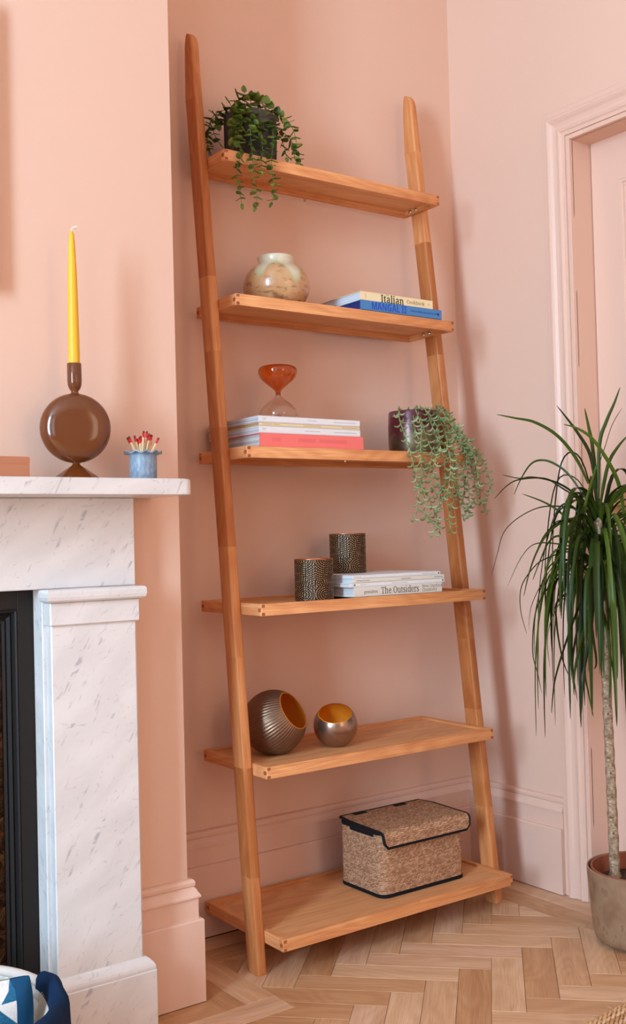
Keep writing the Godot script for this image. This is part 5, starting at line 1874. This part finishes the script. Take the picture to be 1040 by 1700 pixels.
	# a curtain of leaves on the room side of the cane
	for i in 22:
		var a := 2.19 + rng.randf_range(-1.0, 1.0)
		var out := V(cos(a), 0, sin(a))
		var p := V(0.770, rng.randf_range(0.78, 0.93), 0.630)
		var reach := rng.randf_range(0.05, 0.15)
		var rise := rng.randf_range(0.03, 0.10)
		var drop := rng.randf_range(0.16, 0.36)
		b = blade([p, p + out * reach * 0.5 + V(0, rise, 0), p + out * reach + V(0, rise * 0.4 - drop * 0.2, 0), p + out * reach * 1.15 + V(0, -drop * 0.65, 0), p + out * reach * 1.18 + V(0, -drop, 0)], rng.randf_range(0.0045, 0.0070), rng.randf_range(-0.3, 0.3))
		part("leaf", b, gm[rng.randi() % 4], t, c)
	b = blade([V(0.776, 0.66, 0.635), V(0.772, 0.64, 0.655), V(0.768, 0.60, 0.66)], 0.004, 0.0)
	part("dry_leaf", b, dry, t, c)
	basket_and_cushion()
	rug()

func basket_and_cushion() -> void:
	var c := V(-0.865, 0, 0.645)
	var R := 0.212
	var t := thing("basket", "round white basket by the fireplace holding the patterned cushion", "basket", c)
	var b := MB.new()
	var wm := weave_mat(Color(0.80, 0.72, 0.66), Color(0.96, 0.93, 0.90), 14, 10, Vector3(6, 2, 1), 0.3, 0.5)
	b.lathe([Vector2(0, 0.002), Vector2(R - 0.03, 0.002), Vector2(R - 0.02, 0.01), Vector2(R, 0.14), Vector2(R + 0.004, 0.243), Vector2(R - 0.006, 0.243), Vector2(R - 0.01, 0.14), Vector2(R - 0.03, 0.015), Vector2(0, 0.015)], 64, Transform3D(Basis(), c), 50.0)
	part("body", b, wm, t, c)
	b = MB.new()
	var ring := []
	var rd := []
	for i in 65:
		var a := TAU * i / 64.0
		ring.append(c + V(R * cos(a), 0.249, R * sin(a)))
		rd.append(0.0085)
	b.tube(ring, rd, 10, false)
	part("rim", b, mat(c8(226, 206, 194), 0.7), t, c)
	# cushion standing in the basket: triangles on the face, a plain band down the side
	var W := 256
	var pb := PackedByteArray(); pb.resize(W * W * 3)
	var nz := noise_bytes(W, W, 0.2, 2, 111)
	for y in W:
		for x in W:
			var u := x / 64.0
			var v := y / 64.0
			var fu := fposmod(u, 1.0)
			var fv := fposmod(v, 1.0)
			var par := (int(u) + int(v)) % 2
			var q := Color(0.93, 0.90, 0.88)
			if (par == 0 and fu + fv < 0.92) or (par == 1 and fu - fv > 0.12):
				q = Color(0.19, 0.42, 0.56) if (int(u) + 2 * int(v)) % 3 else Color(0.28, 0.52, 0.62)
			var n := (nz[y * W + x] / 255.0 - 0.5) * 0.12
			var o: int = (y * W + x) * 3
			pb[o] = int(clampf(q.r + n, 0, 1) * 255); pb[o + 1] = int(clampf(q.g + n, 0, 1) * 255); pb[o + 2] = int(clampf(q.b + n, 0, 1) * 255)
	var pat := mat(Color.WHITE, 0.9, 0.0, 0.2)
	pat.albedo_texture = tex_from(W, W, pb)
	pat.uv1_scale = Vector3(4.6, 4.6, 1)
	var blue := mat(c8(34, 82, 122), 0.9, 0.0, 0.2)
	var navy := mat(c8(26, 46, 74), 0.9, 0.0, 0.2)
	var cc := V(-0.862, 0.1565, 0.685)
	var cu := thing("cushion", "cushion of white and blue triangles with a plain blue band standing in the basket", "cushion", cc)
	var hw := 0.166
	var hh := 0.140
	for q in [[-1.0, 0.775, pat, "patterned_cover"], [0.775, 1.0, blue, "blue_band"]]:
		b = MB.new()
		var nu := 26 if q[0] < 0.0 else 10
		var nv := 28
		for f in [1.0, -1.0]:
			var G := []
			var N := []
			for i in nu + 1:
				var row := []
				for j in nv + 1:
					var u: float = q[0] + (q[1] - q[0]) * i / nu
					var v := -1.0 + 2.0 * j / nv
					var p := pow(absf(u), 6.0)
					var e := pow(absf(v), 6.0)
					var th := 0.040 * pow(maxf(0.0, (1.0 - p) * (1.0 - e)), 0.5) + 0.0015
					# corners pull in a little, as on a filled cover
					var k := 1.0 - 0.035 * p * e
					row.append(cc + V(u * hw * k + 0.004 * v, v * hh * k, f * th + 0.002 * sin(u * 9.0 + v * 7.0) * (1.0 - p)))
				G.append(row)
			for i in nu + 1:
				var row := []
				for j in nv + 1:
					var du: Vector3 = G[min(i + 1, nu)][j] - G[max(i - 1, 0)][j]
					var dv: Vector3 = G[i][min(j + 1, nv)] - G[i][max(j - 1, 0)]
					var nn := du.cross(dv).normalized()
					row.append(nn if nn.z * f > 0.0 else -nn)
				N.append(row)
			for i in nu:
				for j in nv:
					var ua := []
					for z in [[i, j], [i + 1, j], [i + 1, j + 1], [i, j + 1]]:
						ua.append(Vector2(G[z[0]][z[1]].x, G[z[0]][z[1]].y))
					b.tri(G[i][j], G[i + 1][j], G[i + 1][j + 1], N[i][j], N[i + 1][j], N[i + 1][j + 1], ua[0], ua[1], ua[2])
					b.tri(G[i][j], G[i + 1][j + 1], G[i][j + 1], N[i][j], N[i + 1][j + 1], N[i][j + 1], ua[0], ua[2], ua[3])
		part(q[3], b, q[2], cu, cc)
	# folded cloth hung over the rim beside the cushion
	var th := thing("throw", "dark blue folded cloth hanging over the right rim of the white basket", "throw", c + V(R, 0.242, 0))
	var off := th.position
	for q in [[-0.10, 0.98, 0.26, 1.0, navy, "cloth"], [0.02, 0.40, 0.0, 0.27, mat(c8(226, 204, 182), 0.9), "pale_lining"]]:
		b = MB.new()
		var nu := 24
		var nv := 24
		var G := []
		for i in nu + 1:
			var row := []
			var a: float = q[0] + (q[1] - q[0]) * i / nu
			for j in nv + 1:
				var v: float = q[2] + (q[3] - q[2]) * j / nv
				var fold := 0.005 * sin(a * 17.0 + 1.0) * smoothstep(0.2, 0.8, v) + 0.003
				var r: float
				var y: float
				if v < 0.30:
					r = R - 0.012 - 0.030 * (0.30 - v) / 0.30 * (0.6 + 0.4 * sin(a * 7.0))
					y = 0.254 - 0.075 * (0.30 - v) / 0.30
				elif v < 0.5:
					var e := (v - 0.30) / 0.20 * PI
					r = R - 0.0125 * cos(e)
					y = 0.251 + (0.0125 + 0.007 * (0.5 + 0.5 * sin(a * 9.0))) * sin(e) + 0.003
				else:
					r = R + 0.0125 + 0.004 * (v - 0.5)
					y = 0.254 - (v - 0.5) * 0.40
				row.append(c + V((r + fold) * cos(a), y, (r + fold) * sin(a)))
			G.append(row)
		for i in nu:
			for j in nv:
				for s in 2:
					var N := []
					var Q := []
					for z in [[i, j], [i + 1, j], [i + 1, j + 1], [i, j + 1]]:
						var i0: int = z[0]
						var j0: int = z[1]
						var du: Vector3 = G[min(i0 + 1, nu)][j0] - G[max(i0 - 1, 0)][j0]
						var dv: Vector3 = G[i0][min(j0 + 1, nv)] - G[i0][max(j0 - 1, 0)]
						var nn := du.cross(dv).normalized()
						N.append(nn if s == 0 else -nn)
						Q.append(G[i0][j0] + nn * (0.0012 if s == 0 else -0.0012))
					b.tri(Q[0], Q[1], Q[2], N[0], N[1], N[2])
					b.tri(Q[0], Q[2], Q[3], N[0], N[2], N[3])
		part(q[5], b, q[4], th, off)

func rug() -> void:
	var at := V(0.33, 0, 1.25)
	var t := thing("rug", "chunky braided natural jute rug at the lower right of the floor", "rug", at)
	var turn := Transform3D(Basis(V(0, 1, 0), 0.088), V(0.33, 0, 0.9165))
	var cols := [c8(214, 164, 118), c8(228, 184, 142), c8(198, 146, 100), c8(222, 176, 140)]
	var ms := []
	for q in cols: ms.append(mat(q, 0.95, 0.0, 0.1))
	var b := MB.new()
	b.box(V(-0.46, 0.0012, 0.010), V(0.42, 0.007, 0.68), 0.001, 0, turn)
	part("backing", b, ms[2], t, at)
	# braids: two strands winding about each other, row after row
	for r in 24:
		b = MB.new()
		for s in 2:
			var pts := []
			var rad := []
			var n := 130
			for i in n + 1:
				var x := -0.48 + 0.92 * i / n
				var a := x * 190.0 + s * PI + r * 1.3
				pts.append(turn * V(x, 0.0085 + 0.0026 * sin(a) + rng.randf_range(-0.0008, 0.0008), 0.008 + r * 0.0125 + 0.0038 * cos(a) + rng.randf_range(-0.0008, 0.0008)))
				rad.append(0.0036 + rng.randf_range(-0.0006, 0.0008))
			b.tube(pts, rad, 5)
		part("braid", b, ms[r % 4], t, at)
	# stray fibres along the edge
	b = MB.new()
	for i in 260:
		var p := turn * V(rng.randf_range(-0.45, 0.42), rng.randf_range(0.003, 0.014), rng.randf_range(-0.001, 0.02))
		var d := V(rng.randf_range(-1, 1), rng.randf_range(-0.1, 0.5), rng.randf_range(-1.0, 0.3)).normalized() * rng.randf_range(0.005, 0.014)
		b.tube([p, p + d * 0.6, p + d + V(0, -0.001, 0)], [0.0006, 0.0005, 0.0003], 4, false)
	part("fibres", b, ms[1], t, at).set_meta("kind", "stuff")
